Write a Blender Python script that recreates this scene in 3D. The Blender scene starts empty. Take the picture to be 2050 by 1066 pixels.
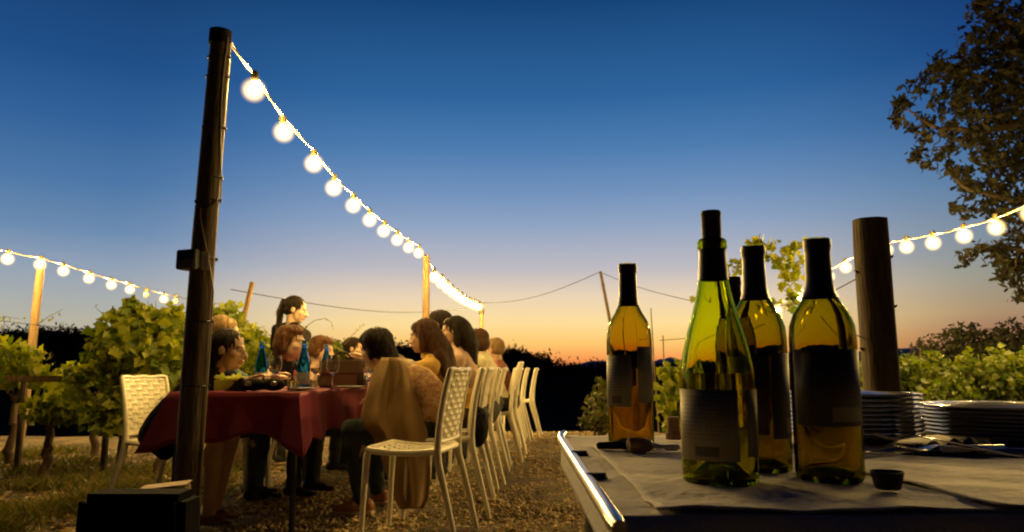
import bpy, bmesh, math, random
import numpy as np
from mathutils import Vector, Matrix, Euler
random.seed(11)
rng = np.random.default_rng(11)
R = math.radians
V = Vector
scn = bpy.context.scene
COL = scn.collection

# ------------------------------------------------------------------ camera
F_PX, CX, CY, EYE, PITCH = 1490.0, 1025.0, 533.0, 0.87, R(7.83)
cam_d = bpy.data.cameras.new('camera')
cam_d.sensor_width = 36.0
cam_d.lens = F_PX / 2050.0 * 36.0
cam_d.clip_start = 0.02
cam_d.clip_end = 30000.0
cam_d.dof.use_dof = True
cam_d.dof.focus_distance = 1.6
cam_d.dof.aperture_fstop = 8.0
cam = bpy.data.objects.new('camera', cam_d)
cam.location = (0, 0, EYE)
cam.rotation_euler = (R(90) + PITCH, 0, 0)
COL.objects.link(cam)
scn.camera = cam

# ------------------------------------------------------------------ dusk sky
SUN_AZ, SUN_EL = R(3.0), R(-3.0)
world = bpy.data.worlds.new('World')
scn.world = world
world.use_nodes = True
wn, wl = world.node_tree.nodes, world.node_tree.links
wn.clear()
def wnode(t, **kw):
    n = wn.new(t)
    for k, v in kw.items(): setattr(n, k, v)
    return n
def wmath(op, a, b=None, clamp=False):
    n = wnode('ShaderNodeMath', operation=op, use_clamp=clamp)
    for i, s in enumerate((a, b)):
        if s is None: continue
        if isinstance(s, (int, float)): n.inputs[i].default_value = s
        else: wl.new(s, n.inputs[i])
    return n.outputs[0]
tc = wnode('ShaderNodeTexCoord')
sep = wnode('ShaderNodeSeparateXYZ'); wl.new(tc.outputs['Generated'], sep.inputs[0])
elev = wmath('ARCSINE', sep.outputs['Z'])
ef = wmath('DIVIDE', wmath('MULTIPLY', elev, 180 / math.pi), 60.0, True)
def ramp(stops, fac):
    n = wnode('ShaderNodeValToRGB'); cr = n.color_ramp
    cr.interpolation = 'LINEAR'
    while len(cr.elements) < len(stops): cr.elements.new(0.5)
    for e, (p, c) in zip(cr.elements, stops):
        e.position = p / 60.0
        e.color = [((x / 255.0) ** 2.2) for x in c] + [1]
    wl.new(fac, n.inputs[0]); return n.outputs[0]
glow = ramp([(0, (238, 122, 78)), (0.8, (266, 168, 92)), (1.9, (270, 212, 118)), (3.4, (270, 234, 160)), (5.4, (250, 224, 190)), (7.6, (200, 196, 202)),
             (11.0, (150, 171, 203)), (13.5, (118, 152, 196)), (16.7, (82, 130, 184)), (20.5, (52, 106, 163)), (27.5, (27, 72, 124)), (42, (12, 36, 74)), (60, (6, 17, 40))], ef)
left = ramp([(0, (196, 160, 120)), (1.5, (206, 186, 150)), (3.2, (192, 188, 170)), (4.8, (176, 181, 181)), (7.0, (150, 168, 190)), (9.2, (114, 146, 184)),
             (12.5, (82, 125, 174)), (16.5, (56, 103, 160)), (20.5, (38, 84, 141)), (28, (25, 62, 110)), (42, (11, 32, 68)), (60, (6, 17, 40))], ef)
right = ramp([(0, (84, 68, 84)), (0.9, (134, 86, 82)), (2.0, (164, 108, 88)), (3.7, (178, 148, 114)), (6.0, (156, 156, 142)), (9.1, (128, 148, 166)), (12.5, (92, 130, 170)),
              (16.7, (55, 101, 156)), (21, (34, 76, 134)), (28, (18, 51, 106)), (42, (10, 28, 66)), (60, (6, 17, 40))], ef)
ms = wnode('ShaderNodeMixRGB')
back = ramp([(0, (16, 15, 18)), (10, (13, 14, 21)), (30, (10, 13, 22)), (60, (6, 11, 22))], ef)
# how far the direction lies from the afterglow
dx, dy = math.sin(SUN_AZ), math.cos(SUN_AZ)
hx = wmath('MULTIPLY', sep.outputs['X'], dx); hy = wmath('MULTIPLY', sep.outputs['Y'], dy)
hl = wmath('SQRT', wmath('ADD', wmath('MULTIPLY', sep.outputs['X'], sep.outputs['X']), wmath('MULTIPLY', sep.outputs['Y'], sep.outputs['Y'])))
cosaz = wmath('DIVIDE', wmath('ADD', hx, hy), wmath('MAXIMUM', hl, 0.001))
def maprange(v, a, b):
    n = wnode('ShaderNodeMapRange', interpolation_type='SMOOTHSTEP')
    wl.new(v, n.inputs[0]); n.inputs[1].default_value = a; n.inputs[2].default_value = b
    return n.outputs[0]
wl.new(maprange(sep.outputs['X'], -0.25, 0.35), ms.inputs[0]); wl.new(left, ms.inputs[1]); wl.new(right, ms.inputs[2])
m1 = wnode('ShaderNodeMixRGB'); wl.new(maprange(cosaz, math.cos(R(32)), math.cos(R(5))), m1.inputs[0]); wl.new(ms.outputs[0], m1.inputs[1]); wl.new(glow, m1.inputs[2])
m2 = wnode('ShaderNodeMixRGB'); wl.new(maprange(cosaz, -0.1, math.cos(R(42))), m2.inputs[0]); wl.new(back, m2.inputs[1]); wl.new(m1.outputs[0], m2.inputs[2])
sky = wnode('ShaderNodeTexSky'); sky.sky_type = 'NISHITA'; sky.sun_disc = False
sky.sun_elevation = SUN_EL; sky.sun_rotation = SUN_AZ
sky.air_density = 1.2; sky.dust_density = 1.5; sky.ozone_density = 3.0
b1 = wnode('ShaderNodeBackground'); wl.new(m2.outputs[0], b1.inputs[0]); b1.inputs[1].default_value = 0.88
b2 = wnode('ShaderNodeBackground'); wl.new(sky.outputs[0], b2.inputs[0]); b2.inputs[1].default_value = 0.05
ad = wnode('ShaderNodeAddShader'); wl.new(b1.outputs[0], ad.inputs[0]); wl.new(b2.outputs[0], ad.inputs[1])
wo = wnode('ShaderNodeOutputWorld'); wl.new(ad.outputs[0], wo.inputs[0])
world.cycles.sampling_method = 'MANUAL'; world.cycles.sample_map_resolution = 512

scn.view_settings.view_transform = 'Standard'
scn.view_settings.look = 'None'
scn.view_settings.exposure = 0.0
scn.view_settings.gamma = 1.0
scn.view_settings.use_curve_mapping = False
cy = scn.cycles
cy.use_denoising = True
cy.filter_width = 1.9
try: cy.denoiser = 'OPENIMAGEDENOISE'
except Exception: pass
cy.max_bounces = 14; cy.diffuse_bounces = 3; cy.glossy_bounces = 4
cy.transmission_bounces = 14; cy.transparent_max_bounces = 10; cy.volume_bounces = 0
cy.sample_clamp_indirect = 4.0
cy.use_light_tree = True
cy.caustics_reflective = True; cy.caustics_refractive = True

def P(px, py, y):
    """the point of the place at forward distance y that lies on the line of sight through a spot of the picture"""
    u, v = (px - CX) / F_PX, (CY - py) / F_PX
    c, s = math.cos(PITCH), math.sin(PITCH)
    d = V((u, c - v * s, s + v * c))
    k = y / d.y
    return V((0, 0, EYE)) + d * k

# ------------------------------------------------------------------ helpers
def tag(o, label=None, cat=None, group=None, kind=None):
    if label: o['label'] = label
    if cat: o['category'] = cat
    if group: o['group'] = group
    if kind: o['kind'] = kind
    return o
def empty(name, loc=(0, 0, 0), rz=0.0, label=None, cat=None, group=None):
    o = bpy.data.objects.new(name, None); COL.objects.link(o)
    o.location = loc; o.rotation_euler = (0, 0, rz); o.empty_display_size = 0.1
    return tag(o, label, cat, group)
def link(name, me, mat=None, parent=None, loc=None):
    o = bpy.data.objects.new(name, me); COL.objects.link(o)
    if mat is not None and len(me.materials) == 0: me.materials.append(mat)
    if parent is not None: o.parent = parent
    if loc is not None: o.location = loc
    return o
def from_bm(name, bm, mat, parent=None, smooth=False, loc=None):
    me = bpy.data.meshes.new(name); bm.to_mesh(me); bm.free()
    if smooth:
        me.shade_smooth(); me.set_sharp_from_angle(angle=R(42))
    return link(name, me, mat, parent, loc)
def copy_tree(src, kids=None):
    kids = kids or {}
    c = src.copy(); COL.objects.link(c)
    for ch in src.children:
        d = ch.copy(); COL.objects.link(d); d.parent = c
        for g in ch.children:
            e = g.copy(); COL.objects.link(e); e.parent = d
    return c
def frame_from(z):
    z = z.normalized()
    a = V((1, 0, 0)) if abs(z.x) < 0.9 else V((0, 1, 0))
    x = a.cross(z).normalized(); y = z.cross(x)
    return x, y, z
def add_tube(bm, pts, rad, seg=8, closed=True, flat=1.0):
    pts = [V(p) for p in pts]
    n = len(pts)
    if not hasattr(rad, '__len__'): rad = [rad] * n
    rings = []; x0 = None
    for i in range(n):
        t = (pts[min(i + 1, n - 1)] - pts[max(i - 1, 0)])
        if t.length < 1e-9: t = V((0, 0, 1))
        t.normalize()
        if x0 is None: x, y, _ = frame_from(t)
        else:
            x = (x0 - t * x0.dot(t)).normalized(); y = t.cross(x)
        x0 = x
        rings.append([bm.verts.new(pts[i] + (x * math.cos(a) + y * math.sin(a) * flat) * rad[i]) for a in [2 * math.pi * k / seg for k in range(seg)]])
    for a, b in zip(rings, rings[1:]):
        for k in range(seg): bm.faces.new((a[k], a[(k + 1) % seg], b[(k + 1) % seg], b[k]))
    if closed:
        bm.faces.new(rings[0][::-1]); bm.faces.new(rings[-1])
def add_box(bm, c, s, rot=None, bev=0.0):
    r = bmesh.ops.create_cube(bm, size=1.0)
    vs = r['verts']
    M = Matrix.Translation(V(c)) @ (rot.to_4x4() if rot else Matrix.Identity(4)) @ Matrix.Diagonal(V((s[0], s[1], s[2], 1)))
    bmesh.ops.transform(bm, matrix=M, verts=vs)
    if bev > 0:
        es = list({e for v in vs for e in v.link_edges})
        bmesh.ops.bevel(bm, geom=es, offset=bev, segments=2, affect='EDGES')
def add_ell(bm, c, r, M=None, sub=2):
    res = bmesh.ops.create_icosphere(bm, subdivisions=sub, radius=1.0)
    T = Matrix.Translation(V(c)) @ (M.to_4x4() if M is not None else Matrix.Identity(4)) @ Matrix.Diagonal(V((r[0], r[1], r[2], 1)))
    bmesh.ops.transform(bm, matrix=T, verts=res['verts'])
def add_cap(bm, p0, p1, r0, r1, seg=12):
    p0, p1 = V(p0), V(p1)
    t = (p1 - p0)
    if t.length < 1e-6: t = V((0, 0, 1e-3))
    tn = t.normalized()
    pts, rad = [], []
    for a in (-85, -60, -30): pts.append(p0 + tn * r0 * math.sin(R(a))); rad.append(r0 * math.cos(R(a)))
    for k in range(5): pts.append(p0 + t * k / 4); rad.append(r0 + (r1 - r0) * k / 4)
    for a in (30, 60, 85): pts.append(p1 + tn * r1 * math.sin(R(a))); rad.append(r1 * math.cos(R(a)))
    add_tube(bm, pts, rad, seg)
def lathe(bm, prof, seg=32, close_top=False, close_bot=False, c=(0, 0, 0)):
    c = V(c); rings = []
    for r, z in prof:
        if r < 1e-5: rings.append([bm.verts.new(c + V((0, 0, z)))])
        else: rings.append([bm.verts.new(c + V((r * math.cos(2 * math.pi * k / seg), r * math.sin(2 * math.pi * k / seg), z))) for k in range(seg)])
    for a, b in zip(rings, rings[1:]):
        for k in range(seg):
            q = []
            if len(a) == 1: q = [a[0], b[(k + 1) % seg], b[k]]
            elif len(b) == 1: q = [a[k], a[(k + 1) % seg], b[0]]
            else: q = [a[k], a[(k + 1) % seg], b[(k + 1) % seg], b[k]]
            bm.faces.new(q)
def solid(bm, voxel, name, mat, parent=None, smooth=3, subd=0, disp=None):
    """fuse closed overlapping volumes into ONE continuous skin"""
    me = bpy.data.meshes.new(name); bm.to_mesh(me); bm.free()
    o = bpy.data.objects.new(name, me); COL.objects.link(o)
    m = o.modifiers.new('fuse', 'REMESH'); m.mode = 'VOXEL'; m.voxel_size = voxel; m.use_smooth_shade = True
    if smooth:
        s = o.modifiers.new('soft', 'SMOOTH'); s.factor = 0.5; s.iterations = smooth
    dg = bpy.context.evaluated_depsgraph_get()
    new = bpy.data.meshes.new_from_object(o.evaluated_get(dg))
    o.modifiers.clear(); o.data = new; bpy.data.meshes.remove(me)
    if disp:
        n = len(new.vertices)
        co = np.empty(n * 3, np.float32); new.vertices.foreach_get('co', co); co = co.reshape(-1, 3)
        nn = np.empty(n * 3, np.float32); new.vertices.foreach_get('normal', nn); nn = nn.reshape(-1, 3)
        co = disp(co, nn); new.vertices.foreach_set('co', co.astype(np.float32).ravel()); new.update()
    new.shade_smooth(); new.name = name
    new.materials.clear(); new.materials.append(mat)
    if parent is not None: o.parent = parent
    return o
def np_mesh(name, verts, faces_list, mat, parent=None, smooth=False):
    """verts Nx3, faces as an array of equal sized polygons"""
    me = bpy.data.meshes.new(name)
    verts = np.asarray(verts, np.float32); f = np.asarray(faces_list, np.int32)
    me.vertices.add(len(verts)); me.vertices.foreach_set('co', verts.ravel())
    me.loops.add(f.size); me.loops.foreach_set('vertex_index', f.ravel())
    me.polygons.add(len(f)); me.polygons.foreach_set('loop_start', np.arange(0, f.size, f.shape[1], dtype=np.int32))
    me.polygons.foreach_set('loop_total', np.full(len(f), f.shape[1], dtype=np.int32))
    me.update(calc_edges=True)
    if smooth: me.shade_smooth()
    return link(name, me, mat, parent)

# ------------------------------------------------------------------ materials
def mat(name, col, rough=0.6, metal=0.0, var=0.0, vscale=8.0, bump=0.0, bscale=60.0, stretch=(1, 1, 1), col2=None, spec=0.5, sheen=0.0, coat=0.0, island=False, objrand=False):
    m = bpy.data.materials.new(name); m.use_nodes = True
    nt = m.node_tree; n, l = nt.nodes, nt.links
    b = n['Principled BSDF']
    b.inputs['Base Color'].default_value = (*col, 1); b.inputs['Roughness'].default_value = rough
    b.inputs['Metallic'].default_value = metal; b.inputs['Specular IOR Level'].default_value = spec
    if sheen: b.inputs['Sheen Weight'].default_value = sheen
    if coat: b.inputs['Coat Weight'].default_value = coat; b.inputs['Coat Roughness'].default_value = 0.1
    t = n.new('ShaderNodeTexCoord'); mp = n.new('ShaderNodeMapping'); mp.inputs['Scale'].default_value = stretch
    l.new(t.outputs['Object'], mp.inputs[0])
    if var or col2:
        nz = n.new('ShaderNodeTexNoise'); nz.inputs['Scale'].default_value = vscale; nz.inputs['Detail'].default_value = 6; nz.inputs['Roughness'].default_value = 0.65
        l.new(mp.outputs[0], nz.inputs['Vector'])
        cr = n.new('ShaderNodeValToRGB'); l.new(nz.outputs[0], cr.inputs[0])
        c2 = col2 or tuple(c * (1 - var) for c in col)
        c1 = col if col2 else tuple(min(1, c * (1 + var)) for c in col)
        cr.color_ramp.elements[0].position = 0.32; cr.color_ramp.elements[0].color = (*c2, 1)
        cr.color_ramp.elements[1].position = 0.68; cr.color_ramp.elements[1].color = (*c1, 1)
        src = cr.outputs[0]
        if island or objrand:
            g = n.new('ShaderNodeNewGeometry' if island else 'ShaderNodeObjectInfo')
            mx = n.new('ShaderNodeHueSaturation'); l.new(src, mx.inputs['Color'])
            mr = n.new('ShaderNodeMapRange'); l.new(g.outputs['Random Per Island' if island else 'Random'], mr.inputs[0])
            mr.inputs[3].default_value = 0.55; mr.inputs[4].default_value = 1.4
            l.new(mr.outputs[0], mx.inputs['Value']); src = mx.outputs[0]
        l.new(src, b.inputs['Base Color'])
    if bump:
        nb = n.new('ShaderNodeTexNoise'); nb.inputs['Scale'].default_value = bscale; nb.inputs['Detail'].default_value = 5
        l.new(mp.outputs[0], nb.inputs['Vector'])
        bp = n.new('ShaderNodeBump'); bp.inputs['Strength'].default_value = bump; bp.inputs['Distance'].default_value = 0.01
        l.new(nb.outputs[0], bp.inputs['Height']); l.new(bp.outputs[0], b.inputs['Normal'])
    return m
def leaf_mat(name, c1, c2, trans=0.45, rough=0.5, island=True):
    m = bpy.data.materials.new(name); m.use_nodes = True
    nt = m.node_tree; n, l = nt.nodes, nt.links; b = n['Principled BSDF']; out = n['Material Output']
    g = n.new('ShaderNodeNewGeometry'); oi = n.new('ShaderNodeObjectInfo')
    ad = n.new('ShaderNodeMath'); ad.operation = 'ADD'; l.new(g.outputs['Random Per Island'], ad.inputs[0]); l.new(oi.outputs['Random'], ad.inputs[1])
    fr = n.new('ShaderNodeMath'); fr.operation = 'FRACT'; l.new(ad.outputs[0], fr.inputs[0])
    cr = n.new('ShaderNodeValToRGB'); l.new(fr.outputs[0], cr.inputs[0])
    cr.color_ramp.elements[0].color = (*c1, 1); cr.color_ramp.elements[1].color = (*c2, 1)
    e = cr.color_ramp.elements.new(0.93); e.color = tuple(c2[i] * (1.0, 0.92, 0.8)[i] for i in range(3)) + (1,)
    l.new(cr.outputs[0], b.inputs['Base Color']); b.inputs['Roughness'].default_value = rough; b.inputs['Specular IOR Level'].default_value = 0.35
    tr = n.new('ShaderNodeBsdfTranslucent')
    hs = n.new('ShaderNodeHueSaturation'); hs.inputs['Value'].default_value = 1.5; hs.inputs['Saturation'].default_value = 1.15; l.new(cr.outputs[0], hs.inputs['Color']); l.new(hs.outputs[0], tr.inputs[0])
    mx = n.new('ShaderNodeMixShader'); mx.inputs[0].default_value = trans
    l.new(b.outputs[0], mx.inputs[1]); l.new(tr.outputs[0], mx.inputs[2]); l.new(mx.outputs[0], out.inputs[0])
    return m
def glass(name, col, ior=1.5, rough=0.0, absorb=0.0):
    m = bpy.data.materials.new(name); m.use_nodes = True
    nt = m.node_tree; n, l = nt.nodes, nt.links; out = n['Material Output']; n.remove(n['Principled BSDF'])
    g = n.new('ShaderNodeBsdfGlass'); g.inputs['IOR'].default_value = ior; g.inputs['Roughness'].default_value = rough; g.inputs[0].default_value = (1, 1, 1, 1) if absorb else (*col, 1)
    l.new(g.outputs[0], out.inputs[0])
    if absorb:
        va = n.new('ShaderNodeVolumeAbsorption'); va.inputs[0].default_value = (*col, 1); va.inputs[1].default_value = absorb
        l.new(va.outputs[0], out.inputs['Volume'])
    return m
def emit(name, col, s):
    m = bpy.data.materials.new(name); m.use_nodes = True
    nt = m.node_tree; n, l = nt.nodes, nt.links; out = n['Material Output']; n.remove(n['Principled BSDF'])
    e = n.new('ShaderNodeEmission'); e.inputs[0].default_value = (*col, 1); e.inputs[1].default_value = s
    l.new(e.outputs[0], out.inputs[0]); return m

M = {}
M['wood_post'] = mat('weathered_wood', (0.105, 0.075, 0.042), 0.85, var=0.5, vscale=14, stretch=(3, 3, 0.35), bump=0.8, bscale=40)
M['wood_pale'] = mat('pale_wood', (0.27, 0.175, 0.085), 0.8, var=0.4, vscale=14, stretch=(3, 3, 0.35), bump=0.6, bscale=40)
M['bark'] = mat('bark', (0.13, 0.085, 0.05), 0.9, var=0.4, vscale=20, stretch=(2, 2, 0.5), bump=1.0, bscale=60)
M['oak_bark'] = mat('oak_bark', (0.05, 0.035, 0.022), 0.95, var=0.4, vscale=20, bump=0.8, bscale=60)
M['chair'] = mat('cream_plastic', (0.80, 0.745, 0.60), 0.42, var=0.07, vscale=5, bump=0.12, bscale=160)
M['red_cloth'] = mat('red_cloth', (0.20, 0.006, 0.040), 0.9, var=0.12, vscale=7, bump=0.3, bscale=220, sheen=0.2)
M['white_cloth'] = mat('white_cloth', (0.62, 0.58, 0.51), 0.85, var=0.06, vscale=4, bump=0.35, bscale=90)
M['steel'] = mat('brushed_metal', (0.62, 0.58, 0.5), 0.28, 1.0, var=0.08, vscale=30)
M['dark_metal'] = mat('dark_metal', (0.04, 0.04, 0.045), 0.5, 0.8)
M['black_plastic'] = mat('black_plastic', (0.006, 0.005, 0.005), 0.55, spec=0.25, bump=0.1, bscale=300)
M['black_case'] = mat('black_case', (0.003, 0.0025, 0.0025), 1.0, spec=0.1, bump=0.3, bscale=250)
M['grey_plastic'] = mat('grey_plastic', (0.10, 0.095, 0.08), 0.55, var=0.1)
M['pale_label'] = mat('pale_label', (0.62, 0.58, 0.45), 0.6, var=0.15, vscale=30)
M['cable_pale'] = mat('pale_cable', (0.34, 0.29, 0.19), 0.5)
M['cable_black'] = mat('black_cable', (0.02, 0.02, 0.02), 0.5)
M['skin'] = mat('skin', (0.48, 0.31, 0.22), 0.5, var=0.06, vscale=12, spec=0.4)
M['skin_pale'] = mat('pale_skin', (0.56, 0.40, 0.30), 0.5, var=0.06, vscale=12, spec=0.4)
M['eye_white'] = mat('eye_white', (0.6, 0.57, 0.52), 0.3)
M['eye_dark'] = mat('eye_dark', (0.02, 0.012, 0.008), 0.2)
M['lip'] = mat('lip', (0.42, 0.15, 0.12), 0.5)
def hairm(name, c, r=0.55):
    m = mat(name, c, r, var=0.45, vscale=26, stretch=(4, 4, 0.35), bump=1.0, bscale=55, spec=0.18)
    m.node_tree.nodes['Bump'].inputs['Distance'].default_value = 0.03
    return m
M['hair_dark'] = hairm('dark_hair', (0.022, 0.013, 0.009))
M['hair_brown'] = hairm('brown_hair', (0.085, 0.036, 0.018))
M['hair_chestnut'] = hairm('chestnut_hair', (0.14, 0.062, 0.028))
M['hair_blond'] = hairm('blond_hair', (0.46, 0.30, 0.14), 0.5)
M['hair_sandy'] = hairm('sandy_hair', (0.30, 0.19, 0.09), 0.5)
M['jacket_black'] = mat('black_fabric', (0.008, 0.007, 0.007), 0.9, bump=0.4, bscale=120, spec=0.1)
M['top_black'] = mat('black_top', (0.009, 0.008, 0.008), 0.9, bump=0.3, bscale=80, spec=0.1)
M['top_teal'] = mat('teal_fabric', (0.035, 0.075, 0.09), 0.8, var=0.3, bump=0.3)
M['top_yellow'] = mat('mustard_fabric', (0.55, 0.34, 0.07), 0.8, bump=0.4, bscale=60)
M['top_peach'] = mat('peach_fabric', (0.50, 0.34, 0.27), 0.85, bump=0.4, bscale=60)
M['top_cream'] = mat('cream_fabric', (0.62, 0.56, 0.40), 0.85, var=0.1, bump=0.5, bscale=50)
M['top_rust'] = mat('rust_print_fabric', (0.30, 0.10, 0.045), 0.8, col2=(0.12, 0.035, 0.03), vscale=38, bump=0.3)
M['lace'] = mat('lace_fabric', (0.60, 0.47, 0.30), 0.9, col2=(0.34, 0.24, 0.13), vscale=55, bump=1.0, bscale=110)
M['lace_hem'] = mat('printed_hem_fabric', (0.52, 0.38, 0.21), 0.9, col2=(0.34, 0.10, 0.04), vscale=40, bump=0.8, bscale=90)
M['shawl'] = mat('olive_brown_fabric', (0.30, 0.19, 0.085), 0.9, var=0.10, vscale=9, bump=0.5, bscale=140)
M['jeans'] = mat('dark_denim', (0.022, 0.035, 0.04), 0.85, var=0.3, vscale=20, bump=0.4, bscale=200)
M['shoe_tan'] = mat('tan_leather', (0.33, 0.135, 0.05), 0.6, var=0.2)
M['sole'] = mat('cream_sole', (0.6, 0.48, 0.32), 0.7)
M['denim_blue'] = mat('blue_fabric', (0.12, 0.20, 0.30), 0.85, bump=0.3)
M['trouser_dark'] = mat('dark_trouser_fabric', (0.02, 0.018, 0.018), 0.85)
M['glass_clear'] = glass('clear_glass', (0.97, 0.98, 0.97), 1.45)
M['glass_blue'] = glass('blue_glass', (0.35, 0.68, 0.95), 1.2)
M['glass_green'] = glass('green_glass', (0.84, 0.87, 0.21), 1.5)
M['glass_amber'] = glass('amber_glass', (0.80, 0.71, 0.27), 1.5)
M['glass_olive'] = glass('olive_glass', (0.71, 0.67, 0.19), 1.5)
M['wine_white'] = glass('white_wine', (0.93, 0.80, 0.34), 1.34)
M['capsule'] = mat('capsule_foil', (0.022, 0.012, 0.008), 0.42, 0.2)
M['cork_dark'] = mat('dark_stopper', (0.045, 0.028, 0.022), 0.6)
M['cork'] = mat('cork', (0.30, 0.17, 0.08), 0.85, var=0.3, vscale=120)
M['wood_handle'] = mat('turned_wood', (0.28, 0.16, 0.06), 0.4, var=0.3, vscale=40, stretch=(0.3, 3, 3))
M['porcelain'] = mat('porcelain', (0.46, 0.44, 0.40), 0.045, var=0.02, coat=0.6)
M['bread'] = mat('bread', (0.66, 0.42, 0.10), 0.7, var=0.15, vscale=30, bump=0.4)
M['napkin'] = mat('paper_napkin', (0.75, 0.7, 0.58), 0.85, bump=0.3)
M['bag_print'] = mat('brown_patterned_leather', (0.085, 0.042, 0.022), 0.8, col2=(0.055, 0.024, 0.014), vscale=120, bump=0.2)
M['bag_band'] = mat('oxblood_leather', (0.085, 0.024, 0.014), 0.6)
M['mountain'] = mat('haze_tinted_slope', (0.30, 0.36, 0.55), 1.0)  # blue of the distant air painted into the base colour
M['hill'] = mat('dark_hillside', (0.03, 0.04, 0.02), 1.0, var=0.4, vscale=0.2)
M['dirt'] = mat('dirt', (0.17, 0.115, 0.06), 0.95, var=0.4, vscale=3, bump=0.8, bscale=40)
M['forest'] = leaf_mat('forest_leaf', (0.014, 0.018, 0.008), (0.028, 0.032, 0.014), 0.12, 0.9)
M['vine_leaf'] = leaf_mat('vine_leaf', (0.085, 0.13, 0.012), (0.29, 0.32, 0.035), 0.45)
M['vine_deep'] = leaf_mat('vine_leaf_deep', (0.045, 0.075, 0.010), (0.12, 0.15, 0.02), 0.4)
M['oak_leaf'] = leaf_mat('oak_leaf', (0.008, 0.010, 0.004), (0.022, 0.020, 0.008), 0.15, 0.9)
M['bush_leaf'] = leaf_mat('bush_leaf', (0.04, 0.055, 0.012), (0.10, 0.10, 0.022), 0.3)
M['grass'] = leaf_mat('grass_blade', (0.05, 0.075, 0.014), (0.19, 0.16, 0.05), 0.3)
M['stone'] = mat('gravel_stone', (0.44, 0.33, 0.17), 0.9, var=0.4, vscale=12, island=True)
M['filament'] = emit('lit_filament', (1.0, 0.63, 0.165), 8300.0)
bm_ = bpy.data.materials.new('globe_bloom_glow'); bm_.use_nodes = True
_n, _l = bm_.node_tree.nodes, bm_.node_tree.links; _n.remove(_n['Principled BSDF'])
_e = _n.new('ShaderNodeEmission'); _e.inputs[0].default_value = (1.0, 0.64, 0.22, 1); _e.inputs[1].default_value = 24.0  # emission fading towards the rim, put in to imitate lens bloom round the lamp
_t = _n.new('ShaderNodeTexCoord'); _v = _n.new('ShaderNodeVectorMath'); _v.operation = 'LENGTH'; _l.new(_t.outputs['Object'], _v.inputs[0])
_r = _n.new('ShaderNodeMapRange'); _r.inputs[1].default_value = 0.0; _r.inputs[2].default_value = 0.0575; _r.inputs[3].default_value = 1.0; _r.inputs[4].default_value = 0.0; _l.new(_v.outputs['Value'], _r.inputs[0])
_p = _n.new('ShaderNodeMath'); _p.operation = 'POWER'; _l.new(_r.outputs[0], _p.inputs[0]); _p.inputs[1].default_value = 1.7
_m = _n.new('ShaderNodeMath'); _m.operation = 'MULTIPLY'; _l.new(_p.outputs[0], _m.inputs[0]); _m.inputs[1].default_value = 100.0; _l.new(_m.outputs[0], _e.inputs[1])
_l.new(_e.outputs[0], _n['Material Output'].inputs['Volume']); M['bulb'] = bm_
M['bulb_off'] = mat('unlit_globe', (0.55, 0.5, 0.36), 0.15, spec=0.8)
M['socket'] = mat('bulb_socket', (0.16, 0.13, 0.05), 0.5)
M['socket_black'] = mat('bulb_socket_black', (0.03, 0.028, 0.02), 0.5)

# ------------------------------------------------------------------ the ground
def ground_z(x, y):
    x = np.asarray(x, float); y = np.asarray(y, float)
    t = np.clip((-1.2 - x) / 1.4, 0, 1); z = -0.06 * t * t * (3 - 2 * t)
    d = np.clip(y - 10.6, 0, None)
    z = z - 0.22 * np.minimum(d, 55) - 0.045 * np.clip(d - 55, 0, 1000)
    return z
def gz(x, y): return float(ground_z(x, y))
def grid_sheet(name, xs, ys, zf, mat_):
    X, Y = np.meshgrid(xs, ys); Z = zf(X, Y)
    v = np.stack([X.ravel(), Y.ravel(), Z.ravel()], 1); nx, ny = len(xs), len(ys)
    i = (np.arange(ny - 1)[:, None] * nx + np.arange(nx - 1)[None, :]).ravel()
    return np_mesh(name, v, np.stack([i, i + 1, i + nx + 1, i + nx], 1), mat_, smooth=True)
xs = np.concatenate([[-9000, -3000, -900, -300, -100, -40, -20], np.arange(-12, 12.01, 0.15), [20, 40, 100, 300, 900, 3000, 9000]])
ys = np.concatenate([[-40, -15, -5, -1], np.arange(0, 14, 0.15), [15, 18, 22, 30, 40, 66, 100, 300, 900, 3000, 12000]])
def near_relief(X, Y):
    z = ground_z(X, Y)
    m = (np.abs(X) < 12.1) & (Y >= 0) & (Y < 14)
    return z + m * (0.008 * np.sin(X * 5.1 + Y * 2.3) + 0.006 * np.sin(Y * 7.7 - X * 3.1) + rng.normal(0, 0.0035, X.shape)) - 0.008
gm = bpy.data.materials.new('ground_soil_and_gravel'); gm.use_nodes = True
n, l = gm.node_tree.nodes, gm.node_tree.links; b = n['Principled BSDF']; b.inputs['Roughness'].default_value = 0.95
t = n.new('ShaderNodeTexCoord')
n1 = n.new('ShaderNodeTexNoise'); n1.inputs['Scale'].default_value = 2.2; n1.inputs['Detail'].default_value = 8; l.new(t.outputs['Object'], n1.inputs['Vector'])
vo = n.new('ShaderNodeTexVoronoi'); vo.inputs['Scale'].default_value = 55; l.new(t.outputs['Object'], vo.inputs['Vector'])
c1 = n.new('ShaderNodeValToRGB'); l.new(n1.outputs[0], c1.inputs[0])
c1.color_ramp.elements[0].position = 0.35; c1.color_ramp.elements[0].color = (0.11, 0.08, 0.042, 1); c1.color_ramp.elements[1].position = 0.7; c1.color_ramp.elements[1].color = (0.30, 0.22, 0.115, 1)
hv = n.new('ShaderNodeMixRGB'); hv.blend_type = 'MULTIPLY'; hv.inputs[0].default_value = 0.6; l.new(c1.outputs[0], hv.inputs[1]); l.new(vo.outputs['Color'], hv.inputs[2])
l.new(hv.outputs[0], b.inputs['Base Color'])
bp = n.new('ShaderNodeBump'); bp.inputs['Strength'].default_value = 0.9; bp.inputs['Distance'].default_value = 0.02; l.new(vo.outputs['Distance'], bp.inputs['Height']); l.new(bp.outputs[0], b.inputs['Normal'])
g = grid_sheet('ground', xs, ys, near_relief, gm); tag(g, 'brown gravelly ground of the terrace falling away behind it', None, kind='structure')

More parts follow.
